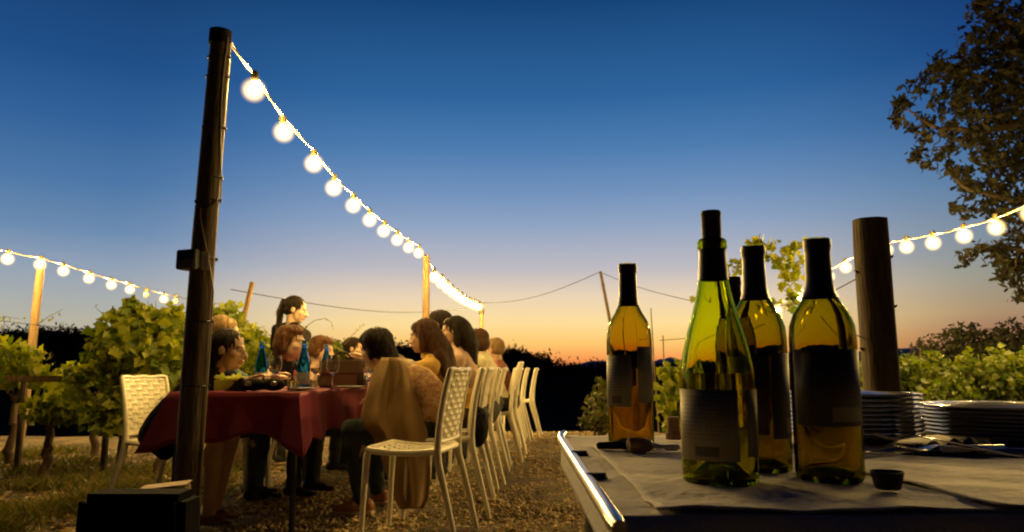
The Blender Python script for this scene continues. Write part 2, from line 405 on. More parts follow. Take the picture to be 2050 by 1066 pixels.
# far range and the dark wooded hill
def ridge(name, prof, dist, depth, mat_, base, jag=0.0, step=6):
    pxs = np.arange(prof[0][0], prof[-1][0] + 1, step)
    yy = np.interp(pxs, [p[0] for p in prof], [p[1] for p in prof])
    crest, rows = [], []
    for px, py in zip(pxs, yy):
        c = P(px, py, dist); c.z += random.gauss(0, jag)
        crest.append(c)
    k = np.linspace(0, 1, 9)
    V_ = []
    for f in k:       # front foot up to the crest
        for c in crest: V_.append((c.x * (1 - depth * (1 - f)), c.y * (1 - depth * (1 - f)), base + (c.z - base) * (f ** 0.8)))
    for f in k[1:]:   # and down behind it
        for c in crest: V_.append((c.x * (1 + depth * f), c.y * (1 + depth * f), c.z + (base - c.z) * f))
    nx = len(crest); ny = len(V_) // nx
    i = (np.arange(ny - 1)[:, None] * nx + np.arange(nx - 1)[None, :]).ravel()
    return np_mesh(name, np.array(V_), np.stack([i, i + 1, i + nx + 1, i + nx], 1), mat_, smooth=True), crest
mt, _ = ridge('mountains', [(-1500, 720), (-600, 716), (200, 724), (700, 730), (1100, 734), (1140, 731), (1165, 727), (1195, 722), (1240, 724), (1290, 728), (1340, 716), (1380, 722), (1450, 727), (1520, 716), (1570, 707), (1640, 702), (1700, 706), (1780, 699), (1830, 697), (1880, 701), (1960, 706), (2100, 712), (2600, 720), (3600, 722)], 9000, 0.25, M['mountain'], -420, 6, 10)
tag(mt, 'low mountain range along the horizon, distance haze coloured in as blue', kind='structure')
HP = [(-900, 690), (-500, 672), (-200, 668), (0, 676), (60, 671), (120, 669), (180, 673), (230, 676), (400, 690), (700, 698), (1000, 706), (1060, 717), (1130, 737), (1200, 741), (1400, 743), (1700, 745), (2100, 747), (3000, 740)]
hl_, crest = ridge('hill', HP, 130, 0.55, M['hill'], -26, 0.2, 8)
tag(hl_, 'black wooded hillside falling to the right behind the tables', kind='structure')

# ------------------------------------------------------------------ leaves
def fan(outline, cup):
    vs = [(0, 0, -cup)] + [(x, y, 0.0) for x, y in outline]
    n_ = len(outline)
    return np.array(vs, np.float32), np.array([(0, 1 + k, 1 + (k + 1) % n_) for k in range(n_)], np.int32)
def grape_leaf():
    o = []
    for a, r in [(-90, .22), (-66, .55), (-48, .62), (-22, .52), (-4, .80), (10, .86), (28, .60), (52, .74), (66, .70), (78, .84), (90, 1.05), (102, .84), (114, .70), (128, .74), (152, .60), (170, .86), (184, .80), (202, .52), (228, .62), (246, .55)]:
        o.append((r * math.cos(R(a)), r * math.sin(R(a)) + 0.35))
    v, f = fan(o, 0.10); v[0] = (0, 0.35, -0.12)
    v[:, 2] += 0.16 * np.abs(v[:, 0]) - 0.12 * v[:, 1] ** 2
    return v * 0.5, f
def oak_leaf():
    o = [(0, -.5), (.12, -.3), (.10, -.18), (.3, -.05), (.16, .08), (.34, .25), (.18, .38), (.2, .58), (0, .72), (-.2, .58), (-.18, .38), (-.34, .25), (-.16, .08), (-.3, -.05), (-.10, -.18), (-.12, -.3)]
    v, f = fan(o, 0.06); v[:, 2] += 0.12 * np.abs(v[:, 0]); return v * 0.8, f
def oval_leaf():
    v, f = fan([(0, -.5), (.2, -.2), (.24, .1), (.12, .4), (0, .6), (-.12, .4), (-.24, .1), (-.2, -.2)], 0.05); return v, f
GL, OL, VL = grape_leaf(), oak_leaf(), oval_leaf()
def rand_rot(n_, up=0.5, face=None):
    """random frames whose normals lean upward / toward face"""
    nrm = rng.normal(0, 1, (n_, 3)); nrm[:, 2] = np.abs(nrm[:, 2]) * up + up * 0.6
    if face is not None: nrm += np.array(face)
    nrm /= np.linalg.norm(nrm, axis=1, keepdims=True)
    t_ = rng.normal(0, 1, (n_, 3)); t_[:, 2] -= 0.7
    t_ -= nrm * (t_ * nrm).sum(1, keepdims=True); t_ /= np.linalg.norm(t_, axis=1, keepdims=True)
    x_ = np.cross(t_, nrm)
    return np.stack([x_, t_, nrm], 2)
def ball_points(ells, n_, hollow=0.35):
    w = np.array([e[1][0] * e[1][1] * e[1][2] for e in ells]) ** 0.7; w /= w.sum()
    idx = rng.choice(len(ells), n_, p=w)
    d = rng.normal(0, 1, (n_, 3)); d /= np.linalg.norm(d, axis=1, keepdims=True)
    r = (hollow + (1.12 - hollow) * rng.random(n_) ** 0.7)[:, None]
    c = np.array([e[0] for e in ells], float)[idx]; s = np.array([e[1] for e in ells], float)[idx]
    return c + d * s * r
def leaf_mass(name, pts, size, leaf, mat_, parent=None, up=0.5, face=None):
    n_ = len(pts); v, f = leaf
    Rm = rand_rot(n_, up, face); s = size * (0.55 + 0.75 * rng.random(n_))
    vv = np.einsum('nij,vj->nvi', Rm, v) * s[:, None, None] + pts[:, None, :]
    ff = f[None] + (np.arange(n_) * len(v))[:, None, None]
    return np_mesh(name, vv.reshape(-1, 3), ff.reshape(-1, 3), mat_, parent)
LEAF_ME = {}
def leaf_singles(pts, size, leaf_key, mat_, parent, up=0.5, face=None):
    v, f = {'grape': GL, 'oak': OL, 'oval': VL}[leaf_key]
    key = (leaf_key, mat_.name)
    if key not in LEAF_ME:
        me = bpy.data.meshes.new('leaf'); me.from_pydata(v.tolist(), [], f.tolist()); me.materials.append(mat_); LEAF_ME[key] = me
    Rm = rand_rot(len(pts), up, face)
    for p, r_ in zip(pts, Rm):
        o = bpy.data.objects.new('leaf', LEAF_ME[key]); COL.objects.link(o); o.parent = parent
        s = size * random.uniform(0.6, 1.25)
        m_ = Matrix(r_.tolist()).to_4x4() @ Matrix.Diagonal((s, s, s, 1)); m_.translation = V(p)
        o.matrix_local = m_
def wiggle(p0, p1, n_, amp):
    p0, p1 = V(p0), V(p1); out = []
    for k in range(n_ + 1):
        f = k / n_; a = amp * math.sin(math.pi * f)
        out.append(p0.lerp(p1, f) + V((random.gauss(0, 1), random.gauss(0, 1), random.gauss(0, 1))) * a * 0.5)
    return out

# wooded crest: tree crowns that read as a ragged black line
pts, base_c = [], [c for c in crest]
for c in base_c:
    for _ in range(5):
        f = random.uniform(-0.10, 0.03); h = abs(random.gauss(0.4, 0.7))
        ctr = np.array([c.x * (1 + f) + random.uniform(-2, 2), c.y * (1 + f), c.z - 6 * abs(f) - 0.4 + h * 0.35])
        rr = random.uniform(0.7, 1.7)
        q = rng.normal(0, 1, (34, 3)) * rr * np.array([0.42, 0.42, 0.48])
        pts.append(ctr + q)
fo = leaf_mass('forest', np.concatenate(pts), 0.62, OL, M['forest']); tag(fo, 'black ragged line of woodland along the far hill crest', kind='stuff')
def cypress(px, py, d, hgt, r, label, kind='pine'):
    p = P(px, py, d); root = empty('cypress_tree' if kind == 'cypress' else 'pine_tree', (p.x, p.y, p.z - hgt), 0, label, 'tree', 'trees standing above the wooded crest')
    bm = bmesh.new(); add_tube(bm, [(0, 0, 0), (0, 0, hgt * 0.6)], [r * .15, r * .05], 6); from_bm('trunk', bm, M['bark'], root)
    k = 500; z = rng.random(k); rad = r * (1 - z) ** 0.8 * (0.6 + 0.4 * rng.random(k)); a = rng.random(k) * 6.28
    q = np.stack([rad * np.cos(a), rad * np.sin(a), hgt * (0.15 + 0.85 * z)], 1)
    tag(leaf_mass('crown', q, r * 0.5, VL, M['forest'], root), kind='stuff')
cypress(152, 655, 120, 5.5, 0.9, 'narrow black cypress rising highest on the dark crest left of the vines', 'cypress')
cypress(182, 662, 120, 4.0, 0.8, 'small pointed black conifer on the crest, left one of the pair near the big vine')
cypress(190, 661, 121, 4.0, 0.8, 'small pointed black conifer on the crest, right one of the pair near the big vine')
cypress(98, 664, 118, 4.5, 1.7, 'broad dark round-topped tree on the crest just right of the far lit post')
cypress(1098, 712, 116, 4.0, 0.9, 'small black tree breaking the skyline on the hill slope above the gravel path end')

# ------------------------------------------------------------------ gravel and grass
def ico():
    bm = bmesh.new(); bmesh.ops.create_icosphere(bm, subdivisions=1, radius=1.0)
    v = np.array([q.co[:] for q in bm.verts]); f = np.array([[w.index for w in q.verts] for q in bm.faces]); bm.free(); return v, f
IV, IF = ico()
def stones(name, pts, smin, smax):
    n_ = len(pts); s = smin + (smax - smin) * rng.random(n_) ** 2.2
    v0 = IV[None] * (1 + rng.normal(0, 0.14, (n_, len(IV), 1)))
    v0 = v0 * (s[:, None, None] * np.stack([0.7 + 0.6 * rng.random(n_), 0.7 + 0.6 * rng.random(n_), 0.4 + 0.35 * rng.random(n_)], 1)[:, None, :])
    Rm = rand_rot(n_, 1.5)
    vv = np.einsum('nij,nvj->nvi', Rm, v0) + pts[:, None, :]
    ff = IF[None] + (np.arange(n_) * len(IV))[:, None, None]
    return np_mesh(name, vv.reshape(-1, 3), ff.reshape(-1, 3), M['stone'])
def scatter(n_, x0, x1, y0, y1, pw=1.0, dz=0.0):
    y = y0 + (y1 - y0) * rng.random(n_) ** pw; x = x0 + (x1 - x0) * rng.random(n_)
    return np.stack([x, y, ground_z(x, y) + dz - 0.004], 1)
gp = np.concatenate([scatter(9000, -1.9, 1.0, 3.0, 5.2), scatter(9500, -1.9, 1.6, 5.2, 10.7, 1.2), scatter(3000, -4.8, -1.6, 3.6, 9.5)])
tag(stones('gravel', gp, 0.006, 0.019), 'tan gravel strewn over the path beside the white chairs', kind='stuff')
def grass_patch(n_, spots):
    v, f = [], []
    for k in range(n_):
        cx_, cy_, rr = random.choice(spots)
        x = random.gauss(cx_, rr); y = random.gauss(cy_, rr * 0.8); z = gz(x, y) - 0.006
        h = random.uniform(0.03, 0.11); a = random.uniform(0, 6.28); w = 0.0035; lx, ly = random.gauss(0, .5) * h, random.gauss(0, .5) * h
        i = len(v)
        v += [(x - w * math.cos(a), y - w * math.sin(a), z), (x + w * math.cos(a), y + w * math.sin(a), z), (x + lx * .4 + w * .7 * math.cos(a), y + ly * .4, z + h * .6), (x + lx, y + ly, z + h)]
        f += [(i, i + 1, i + 2), (i, i + 2, i + 3)]
    return np_mesh('grass', v, f, M['grass'])
sp = [(random.uniform(-5.4, -2.4), random.uniform(4.4, 8.6), random.uniform(0.08, 0.26)) for _ in range(34)]
tag(grass_patch(15000, sp), 'dry and green grass tufts round the vines on the left', kind='stuff')
lit = scatter(1000, -5.6, -2.1, 3.9, 9.0, 1, 0.012)
tag(leaf_mass('fallen_leaves', lit, 0.085, GL, leaf_mat('dry_leaf', (0.20, 0.12, 0.03), (0.34, 0.24, 0.07), 0.2), None, 3.0), 'dry fallen vine leaves on the ground at the left', kind='stuff')

# ------------------------------------------------------------------ posts
def wobble_post(name, foot, top, r0, r1, mat_, label, cat='post', group=None, seg=20, n_=14, amp=0.006):
    foot, top = V(foot), V(top)
    root = empty(name, foot, 0, label, cat, group)
    d = top - foot; bm = bmesh.new()
    x, y, z = frame_from(d); rings = []
    ph = [random.uniform(0, 6.28) for _ in range(4)]
    for k in range(n_ + 1):
        f = k / n_; c = d * f + x * amp * math.sin(f * 5 + ph[0]) + y * amp * math.sin(f * 4 + ph[1])
        rr = r0 + (r1 - r0) * f
        if k == n_: rr *= 0.97
        rings.append([bm.verts.new(c + (x * math.cos(a) + y * math.sin(a)) * rr * (1 + 0.03 * math.sin(3 * a + ph[2] + f * 3) + 0.02 * math.sin(7 * a + ph[3]) + random.gauss(0, 0.006))) for a in [2 * math.pi * q / seg for q in range(seg)]])
    for a_, b_ in zip(rings, rings[1:]):
        for q in range(seg): bm.faces.new((a_[q], a_[(q + 1) % seg], b_[(q + 1) % seg], b_[q]))
    bm.faces.new(rings[-1]); bm.faces.new(rings[0][::-1])
    from_bm('pole', bm, mat_, root, True)
    return root, d
def ties(root, d, fr, r_, mat_, knob=True):
    for f in fr:
        bm = bmesh.new(); c = d * f; rr = r_(f) + 0.003
        x, y, z = frame_from(d)
        pts_ = [c + (x * math.cos(a) + y * math.sin(a)) * rr for a in np.linspace(0, 2 * math.pi, 25)]
        add_tube(bm, pts_, 0.0035, 6, False)
        if knob: add_box(bm, c + V((rr + 0.004, -0.012, 0)), (0.016, 0.012, 0.010))
        from_bm('cable_tie', bm, mat_, root)

# the tall leaning post in front, with box, cable and cap
foot = P(374, 1010, 3.85); top = P(442, 66, 3.85)
k_ = (top - foot); foot = top - k_ * (top.z / k_.z); foot.z = gz(foot.x, foot.y) - 0.02
post, dpost = wobble_post('wooden_post', foot, top, 0.068, 0.054, M['wood_post'], 'tall dark leaning wooden post with cable ties and a grey junction box', n_=22)
rf = lambda f: 0.068 - 0.014 * f
ties(post, dpost, [0.30, 0.42, 0.54, 0.655, 0.70, 0.80, 0.905, 0.945], rf, M['cable_black'])
bm = bmesh.new(); add_tube(bm, [dpost * 0.975, dpost * 1.003], [rf(1) + 0.006, rf(1) + 0.005], 20); from_bm('cap_band', bm, M['black_plastic'], post, True)
def post_pt(f, a, off): # a point on the skin of the post
    return dpost * f + V((math.cos(a), math.sin(a), 0)) * (rf(f) + off)
bm = bmesh.new()
add_tube(bm, [post_pt(f, R(-12 - 30 * math.sin(f * 9)), 0.006) for f in np.linspace(0.66, 0.985, 24)], 0.004, 6); from_bm('supply_cable', bm, M['cable_pale'], post, True)
bm = bmesh.new()
add_tube(bm, [post_pt(f, R(-100 + 85 * max(0, min(1, (0.62 - f) * 7))), 0.006) for f in np.linspace(0.64, 0.06, 26)], 0.0045, 6); from_bm('supply_cable', bm, M['cable_pale'], post, True)
bm = bmesh.new()
add_tube(bm, [post_pt(0.655, R(-90 + a), 0.008) + V((0, 0, -0.05 * math.cos(R(a) * 1.4))) for a in range(-60, 61, 10)], 0.004, 6); from_bm('cable_loop', bm, M['cable_black'], post, True)
def loc_on(px, py, y): return P(px, py, y) - foot
jb = bmesh.new(); q = loc_on(383, 521, 3.82)
rot = Matrix.Rotation(R(-22), 3, 'Z')
add_box(jb, q, (0.130, 0.085, 0.102), rot, 0.006); jbx = from_bm('junction_box', jb, M['grey_plastic'], post)
bm = bmesh.new(); add_box(bm, q + V((0, 0, 0.02)) + rot @ V((0, -0.0435, 0.0)), (0.11, 0.004, 0.045), rot, 0.002); from_bm('box_lid', bm, M['dark_metal'], jbx)
bm = bmesh.new(); add_box(bm, loc_on(411, 522, 3.755), (0.036, 0.006, 0.094), Matrix.Rotation(R(12), 3, 'Z'), 0.002); from_bm('box_sticker', bm, M['pale_label'], post)

D2, D3 = 10.0, 17.4
t2 = P(854, 512, D2)
post2, d2_ = wobble_post('wooden_post', (t2.x, t2.y, 0), t2, 0.052, 0.046, M['wood_pale'], 'pale lit wooden post behind the seated guests, midway along the main light string')
t3 = P(964, 607, D3)
post3, d3_ = wobble_post('wooden_post', (t3.x + .05, t3.y, gz(t3.x, t3.y)), t3, 0.052, 0.045, M['wood_pale'], 'distant wooden post with a collar at the end of the main light string')
bm = bmesh.new(); add_tube(bm, [d3_ + V((0, 0, -0.26)), d3_ + V((0, 0, -0.10))], 0.062, 12); from_bm('collar', bm, M['wood_post'], post3)
tl = P(84, 530, 10.3); fl = P(45, 832, 10.3); k_ = tl - fl
fl = tl - k_ * ((tl.z + 0.06) / k_.z)
post4, d4_ = wobble_post('wooden_post', fl, tl, 0.058, 0.050, M['wood_pale'], 'slanting lit wooden post among the vines at the far left under the lights')
tr_ = P(1742, 440, 2.75)
post5, d5_ = wobble_post('wooden_post', (tr_.x + 0.01, tr_.y, 0), tr_, 0.063, 0.062, M['wood_post'], 'thick sawn-off wooden post behind the wine bottles and plates', amp=0.003, seg=28)
for f_, s_ in ((0.90, 1), (0.77, 1), (0.86, -1), (0.66, -1)):
    bm = bmesh.new(); add_box(bm, d5_ * f_ + V((0.064 * s_, 0, 0)), (0.012, 0.012, 0.010)); add_tube(bm, [d5_ * f_ + V((0.06 * s_, 0, 0)), d5_ * f_ + V((0.075 * s_, -.004, 0.004))], 0.003, 6); from_bm('staple', bm, M['dark_metal'], post5)
tm = P(1201, 544, 13.0); fm = P(1222, 650, 13.0); k_ = tm - fm; fm = tm - k_ * ((tm.z + .5) / k_.z)
wobble_post('vineyard_stake', fm, tm, 0.032, 0.028, M['wood_post'], 'thin leaning grey stake against the sunset left of the first bottle', 'stake', seg=10)
tm = P(505, 565, 9.0); fm = P(484, 655, 9.0); k_ = tm - fm; fm = tm - k_ * (tm.z / k_.z)
wobble_post('vineyard_stake', fm, tm, 0.034, 0.030, M['wood_pale'], 'leaning pale stake rising from the vines left of the standing woman', 'stake', seg=10)
tm = P(1302, 617, 12.0); wobble_post('vineyard_stake', (tm.x + .1, tm.y, -.4), tm, 0.012, 0.009, M['wood_post'], 'very thin stake just right of the leftmost bottle neck', 'stake', seg=8, n_=6)
tm = P(1328, 672, 11.0); wobble_post('vineyard_stake', (tm.x, tm.y, -.2), tm, 0.010, 0.009, M['wood_post'], 'thin metal rod between the leftmost bottle and the green bottle', 'stake', seg=8, n_=6)

# ------------------------------------------------------------------ strings of bulbs
bm = bmesh.new()
prof = [(0.0, 0.056), (0.0170, 0.055), (0.030, 0.0500), (0.045, 0.036), (0.0555, 0.014), (0.0565, -0.006), (0.050, -0.028), (0.035, -0.046), (0.016, -0.0555), (0.0, -0.0575)]
lathe(bm, prof[::-1], 28)
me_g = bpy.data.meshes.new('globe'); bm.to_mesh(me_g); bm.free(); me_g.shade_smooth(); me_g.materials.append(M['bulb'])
me_go = me_g.copy(); me_go.materials.clear(); me_go.materials.append(M['bulb_off'])
bm = bmesh.new(); lathe(bm, [(0, .016), (.007, .014), (.0115, .004), (.0115, -.006), (.006, -.016), (0, -.018)][::-1], 12)
me_f = bpy.data.meshes.new('filament'); bm.to_mesh(me_f); bm.free(); me_f.shade_smooth(); me_f.materials.append(M['filament'])
bm = bmesh.new(); lathe(bm, [(0.0, 0.112), (0.010, 0.110), (0.020, 0.098), (0.021, 0.062), (0.017, 0.056), (0.0165, 0.047), (0.0, 0.047)][::-1], 14)
me_s = bpy.data.meshes.new('socket'); bm.to_mesh(me_s); bm.free(); me_s.shade_smooth(); me_s.materials.append(M['socket'])
ORD = ['first', 'second', 'third', 'fourth', 'fifth', 'sixth', 'seventh', 'eighth', 'ninth', 'tenth', 'eleventh', 'twelfth', 'thirteenth', 'fourteenth', 'fifteenth', 'sixteenth', 'seventeenth', 'eighteenth', 'nineteenth', 'twentieth']
def bulb(p, label, group, on=True, sc=1.0):
    r_ = empty('light_bulb', p, random.uniform(0, 6), label, 'light bulb', group); r_.scale = (sc,) * 3
    r_.rotation_euler.x = random.gauss(0, .06); r_.rotation_euler.y = random.gauss(0, .06)
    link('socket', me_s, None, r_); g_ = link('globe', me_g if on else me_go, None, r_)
    if on: g_.scale = (1.38,) * 3; link('filament', me_f, None, g_).scale = (.72,) * 3  # lit globe enlarged beyond bulb size to hold the imitated bloom
    else: g_.scale = (.75,) * 3
def cable(pts_, label, sag=0.012, twin=True, mat_=None, rad=0.0045, name='light_string_cable', cat='cable'):
    dense = []
    for a_, b_ in zip(pts_, pts_[1:]):
        for k in range(6):
            f = k / 6; q = a_.lerp(b_, f); q.z -= sag * math.sin(math.pi * f); dense.append(q)
    dense.append(pts_[-1])
    bm = bmesh.new()
    if twin:
        w = 0.006
        add_tube(bm, [q + V((w * math.cos(i * .9), 0, w * math.sin(i * .9))) for i, q in enumerate(dense)], rad, 6)
        add_tube(bm, [q - V((w * math.cos(i * .9), 0, w * math.sin(i * .9))) for i, q in enumerate(dense)], rad, 6)
    else: add_tube(bm, dense, rad, 5)
    return tag(from_bm(name, bm, mat_ or M['cable_pale'], None, True), label, cat)
A = [(508, 181), (568, 265), (628, 328), (668, 377), (707, 412), (740, 441), (768, 463), (795, 481), (818, 496), (838, 507)]
Ad = [4.22, 4.72, 5.25, 5.8, 6.35, 6.95, 7.55, 8.2, 8.8, 9.35]
pa = [P(x, y, d) for (x, y), d in zip(A, Ad)]
for i, p in enumerate(pa): bulb(p, f'{ORD[i]} lit globe bulb down the main string from the tall leaning post', 'lit bulbs of the main string', True, 1.06)
up = V((0, 0, 0.100))
top_at = foot + dpost * 0.985
cable([top_at + V((0.045, 0, 0))] + [p + up for p in pa] + [t2 + V((0, 0, -0.02))], 'pale twisted cable of the main light string from the leaning post to the second post')
pb = []
for i in range(11):
    d = 10.5 + 0.62 * i; x = -1.10 + 0.40 * (d - 10.5) / 6.6; f = (d - 10.0) / 7.4
    pb.append(V((x, d, 2.17 + 0.10 * f - 0.10 * math.sin(math.pi * f))))
for i, p in enumerate(pb): bulb(p, f'{ORD[i]} lit globe bulb beyond the second post on the far half of the main string', 'lit bulbs of the main string', True, 1.3)
cable([t2 + V((0, 0, -0.03))] + [p + up for p in pb] + [t3 + V((0, 0, -0.02))], 'cable of the far half of the main light string running to the distant post', mat_=M['cable_black'])
B = [(-160, 478, 8.1), (-100, 488, 8.6), (-42, 502, 9.1), (15, 519, 9.65), (80, 530, 10.25), (127, 543, 10.8), (178, 558, 11.4), (223, 571, 12.1), (260, 580, 12.7), (293, 590, 13.2), (328, 599, 13.9), (352, 603, 14.4), (379, 609, 15.0)]
pc = [P(*b_) for b_ in B]
for i, p in enumerate(pc):
    on = i not in (9, 11, 12)
    bulb(p, f'{ORD[i]} bulb counted from the left on the far left string, ' + ('lit' if on else 'not lit'), 'bulbs of the left string', on, 1.22)
cable([p + up for p in pc] + [P(462, 611, 16.2)], 'cable of the left light string over the vines', mat_=M['cable_pale'])
C_ = [(1515, 640, 14.2), (1556, 622, 13.4), (1600, 596, 12.4), (1660, 554, 11.4), (1693, 536, 10.8), (1733, 516, 10.2), (1775, 501, 9.6), (1815, 495, 9.0), (1868, 487, 8.45), (1930, 473, 7.9), (1995, 456, 7.4), (2062, 428, 6.9), (2140, 396, 6.4), (2240, 352, 5.9), (2370, 300, 5.3), (2540, 230, 4.7)]
pd = [P(*b_) for b_ in C_]
for i, p in enumerate(pd): bulb(p, f'{ORD[i]} lit globe bulb on the right string counted from its low end behind the bottles', 'lit bulbs of the right string', True, 1.3)
cable([P(1490, 640, 14.8)] + [p + up for p in pd], 'pale cable of the right light string rising past the thick post towards the tree', mat_=M['cable_pale'])
# thin wires
def wire(a_, b_, sag, label, r_=0.004):
    pts_ = [a_.lerp(b_, k / 14) - V((0, 0, sag * math.sin(math.pi * k / 14))) for k in range(15)]
    bm = bmesh.new(); add_tube(bm, pts_, r_, 5); return tag(from_bm('wire', bm, M['cable_black'], None, True), label, 'wire')
wire(P(462, 580, 9.0), t3 + V((0, 0, -.06)), 0.22, 'thin dark wire across the sunset above the standing woman', 0.006)
wire(t3, P(1201, 545, 13.0), 0.16, 'thin wire from the distant post up to the leaning stake', 0.006)
wire(P(1201, 545, 13.0), P(1400, 606, 9.0), 0.05, 'thin wire from the leaning stake down behind the bottles', 0.005)
wire(P(-60, 634, 8.6), P(236, 664, 8.6), 0.02, 'trellis wire above the vines at the far left', 0.004)
wire(P(1320, 682, 9.0), P(1560, 652, 8.0), 0.02, 'low trellis wire between the bottles', 0.004)
wire(tr_ + V((-0.06, -0.01, -0.22)), P(1560, 612, 4.6), 0.03, 'trellis wire tied to the thick post behind the bottles', 0.0025)
wire(tr_ + V((-0.05, -0.06, -0.46)), P(1640, 640, 2.9) + V((0, 0, 0)), 0.0, 'short slack wire on the thick post', 0.002)

# ------------------------------------------------------------------ vines
def vine(x, y, h, ells, nl, ns, size, label, m_=None, trunk=True, group=None, cat='grapevine', up=0.45, lean=0.0, fz=(0, -0.35, 0.1), shoots=6):
    m_ = m_ or M['vine_leaf']; z0 = gz(x, y) - 0.02
    root = empty('grapevine', (x, y, z0), 0, label, cat, group)
    loc = [((e[0] - x, e[1] - y, e[2] - z0), e[3]) for e in ells]
    if trunk:
        bm = bmesh.new(); tp = V((lean, 0, h))
        pts_ = wiggle((0, 0, 0), tp, 8, 0.05)
        add_tube(bm, pts_, [0.045 - 0.018 * k / 8 + 0.006 * random.random() for k in range(9)], 9); from_bm('trunk', bm, M['bark'], root, True)
    for k in range(shoots):
        e = random.choice(loc); a = V((lean, 0, h)) if trunk else V(e[0])
        tgt = V(e[0]) + V([random.uniform(-1.05, 1.05) * e[1][q] for q in range(3)]) + V((0, 0, e[1][2] * .45))
        bm = bmesh.new(); add_tube(bm, wiggle(a, tgt, 6, 0.06), [0.008, .007, .006, .005, .004, .003, .002], 5); from_bm('cane', bm, M['bark'], root, True)
    if nl: tag(leaf_mass('foliage', ball_points(loc, nl), size, GL, m_, root, up, fz), kind='stuff')
    if ns: leaf_singles(ball_points(loc, ns, 0.75), size * 1.1, 'grape', m_, root, up, fz)
    return root
def E(px, py, d, rx, rz, ry=None):
    p = P(px, py, d); return (p.x, p.y, p.z, (rx, ry or rx, rz))
G = 'grapevines of the row behind the dinner table'
vine(-3.05, 6.6, .55, [E(290, 690, 6.5, .42, .27), E(250, 650, 6.5, .18, .15), E(275, 628, 6.6, .10, .10), E(330, 665, 6.6, .25, .2), E(225, 735, 6.4, .22, .10), E(330, 745, 6.5, .28, .18), E(165, 752, 6.5, .14, .06), E(262, 615, 6.5, .05, .10), E(232, 640, 6.5, .06, .07), E(300, 630, 6.5, .05, .09), E(345, 628, 6.6, .06, .08), E(212, 700, 6.4, .08, .08)], 1300, 200, .115, 'largest bright vine, behind the woven chair and under the last bulbs of the left string', group=G, shoots=12)
vine(-3.93, 6.45, .45, [E(130, 810, 6.3, .20, .13), E(175, 825, 6.3, .13, .12), E(100, 800, 6.4, .12, .10), E(70, 830, 6.4, .08, .06)], 260, 90, .11, 'low young vine on a bare dark trunk left of the woven chair', group=G)
vine(-3.5, 6.9, .5, [E(228, 830, 6.4, .16, .14), E(240, 790, 6.5, .16, .2)], 200, 50, .11, 'small vine with drooping leaves touching the woven chair back', group=G, lean=-.1)
vine(-5.0, 7.6, .6, [E(15, 722, 7.4, .36, .12), E(-50, 725, 7.4, .5, .28), E(45, 706, 7.3, .14, .10), E(25, 755, 7.3, .35, .10), E(85, 738, 7.3, .16, .07)], 520, 150, .115, 'wide vine cut by the left edge of the picture', group=G, shoots=8)
vine(-4.5, 8.2, .6, [E(105, 762, 8.0, .38, .06), E(165, 752, 8.0, .2, .07), E(150, 735, 8.2, .10, .03)], 240, 50, .11, 'vine behind the slanting post, in front of the wooden rail', group=G)
vine(-2.6, 7.2, .6, [E(440, 655, 7.0, .22, .18), E(462, 628, 7.1, .10, .1), E(410, 690, 7.0, .3, .25), E(495, 676, 8.1, .20, .12), E(528, 698, 8.2, .14, .12), E(470, 710, 7.2, .2, .2)], 1000, 130, .115, 'vine seen between the tall post and the blond head', group=G)
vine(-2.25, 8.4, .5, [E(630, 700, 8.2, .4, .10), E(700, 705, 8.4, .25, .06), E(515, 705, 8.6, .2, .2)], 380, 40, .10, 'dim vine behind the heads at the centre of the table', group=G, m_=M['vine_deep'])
# the shoots against the sky
def shoot(pts_, n_, size, label, m_=None):
    pts_ = [V(p) for p in pts_]; root = empty('vine_shoot', pts_[0], 0, label, 'vine shoot')
    bm = bmesh.new(); add_tube(bm, [p - pts_[0] for p in pts_], [0.005 - 0.0035 * k / (len(pts_) - 1) for k in range(len(pts_))], 5); from_bm('cane', bm, M['bark'], root, True)
    q = []
    for k in range(n_):
        i = random.randrange(len(pts_) - 1); q.append(pts_[i].lerp(pts_[i + 1], random.random()) - pts_[0] + V([random.gauss(0, size * .45) for _ in range(3)]))
    leaf_singles(q, size, 'grape', m_ or M['vine_leaf'], root)
shoot([P(600, 680, 8), P(612, 655, 8), P(630, 642, 8), P(650, 638, 8), P(664, 646, 8), P(667, 662, 8)], 16, .035, 'thin curling vine shoot arching beside the waitress')
shoot([P(690, 690, 8), P(705, 672, 8), P(730, 648, 8)], 9, .03, 'small vine shoot with tiny leaves rising above the handbag')
shoot([P(235, 655, 6.5), P(215, 637, 6.5), P(190, 615, 6.5)], 6, .05, 'sparse shoot reaching up left from the big vine')
shoot([P(75, 650, 8), P(95, 636, 8), P(125, 620, 8)], 6, .06, 'sparse shoot with one pale leaf right of the slanting post')
shoot([P(-20, 640, 8.5), P(10, 634, 8.5), P(45, 640, 8.5)], 14, .05, 'shrivelled tendril along the wire at the left edge')
shoot([P(5, 635, 8.5), P(10, 650, 8.5), P(3, 664, 8.5)], 6, .035, 'hanging dry tendril at the left edge')
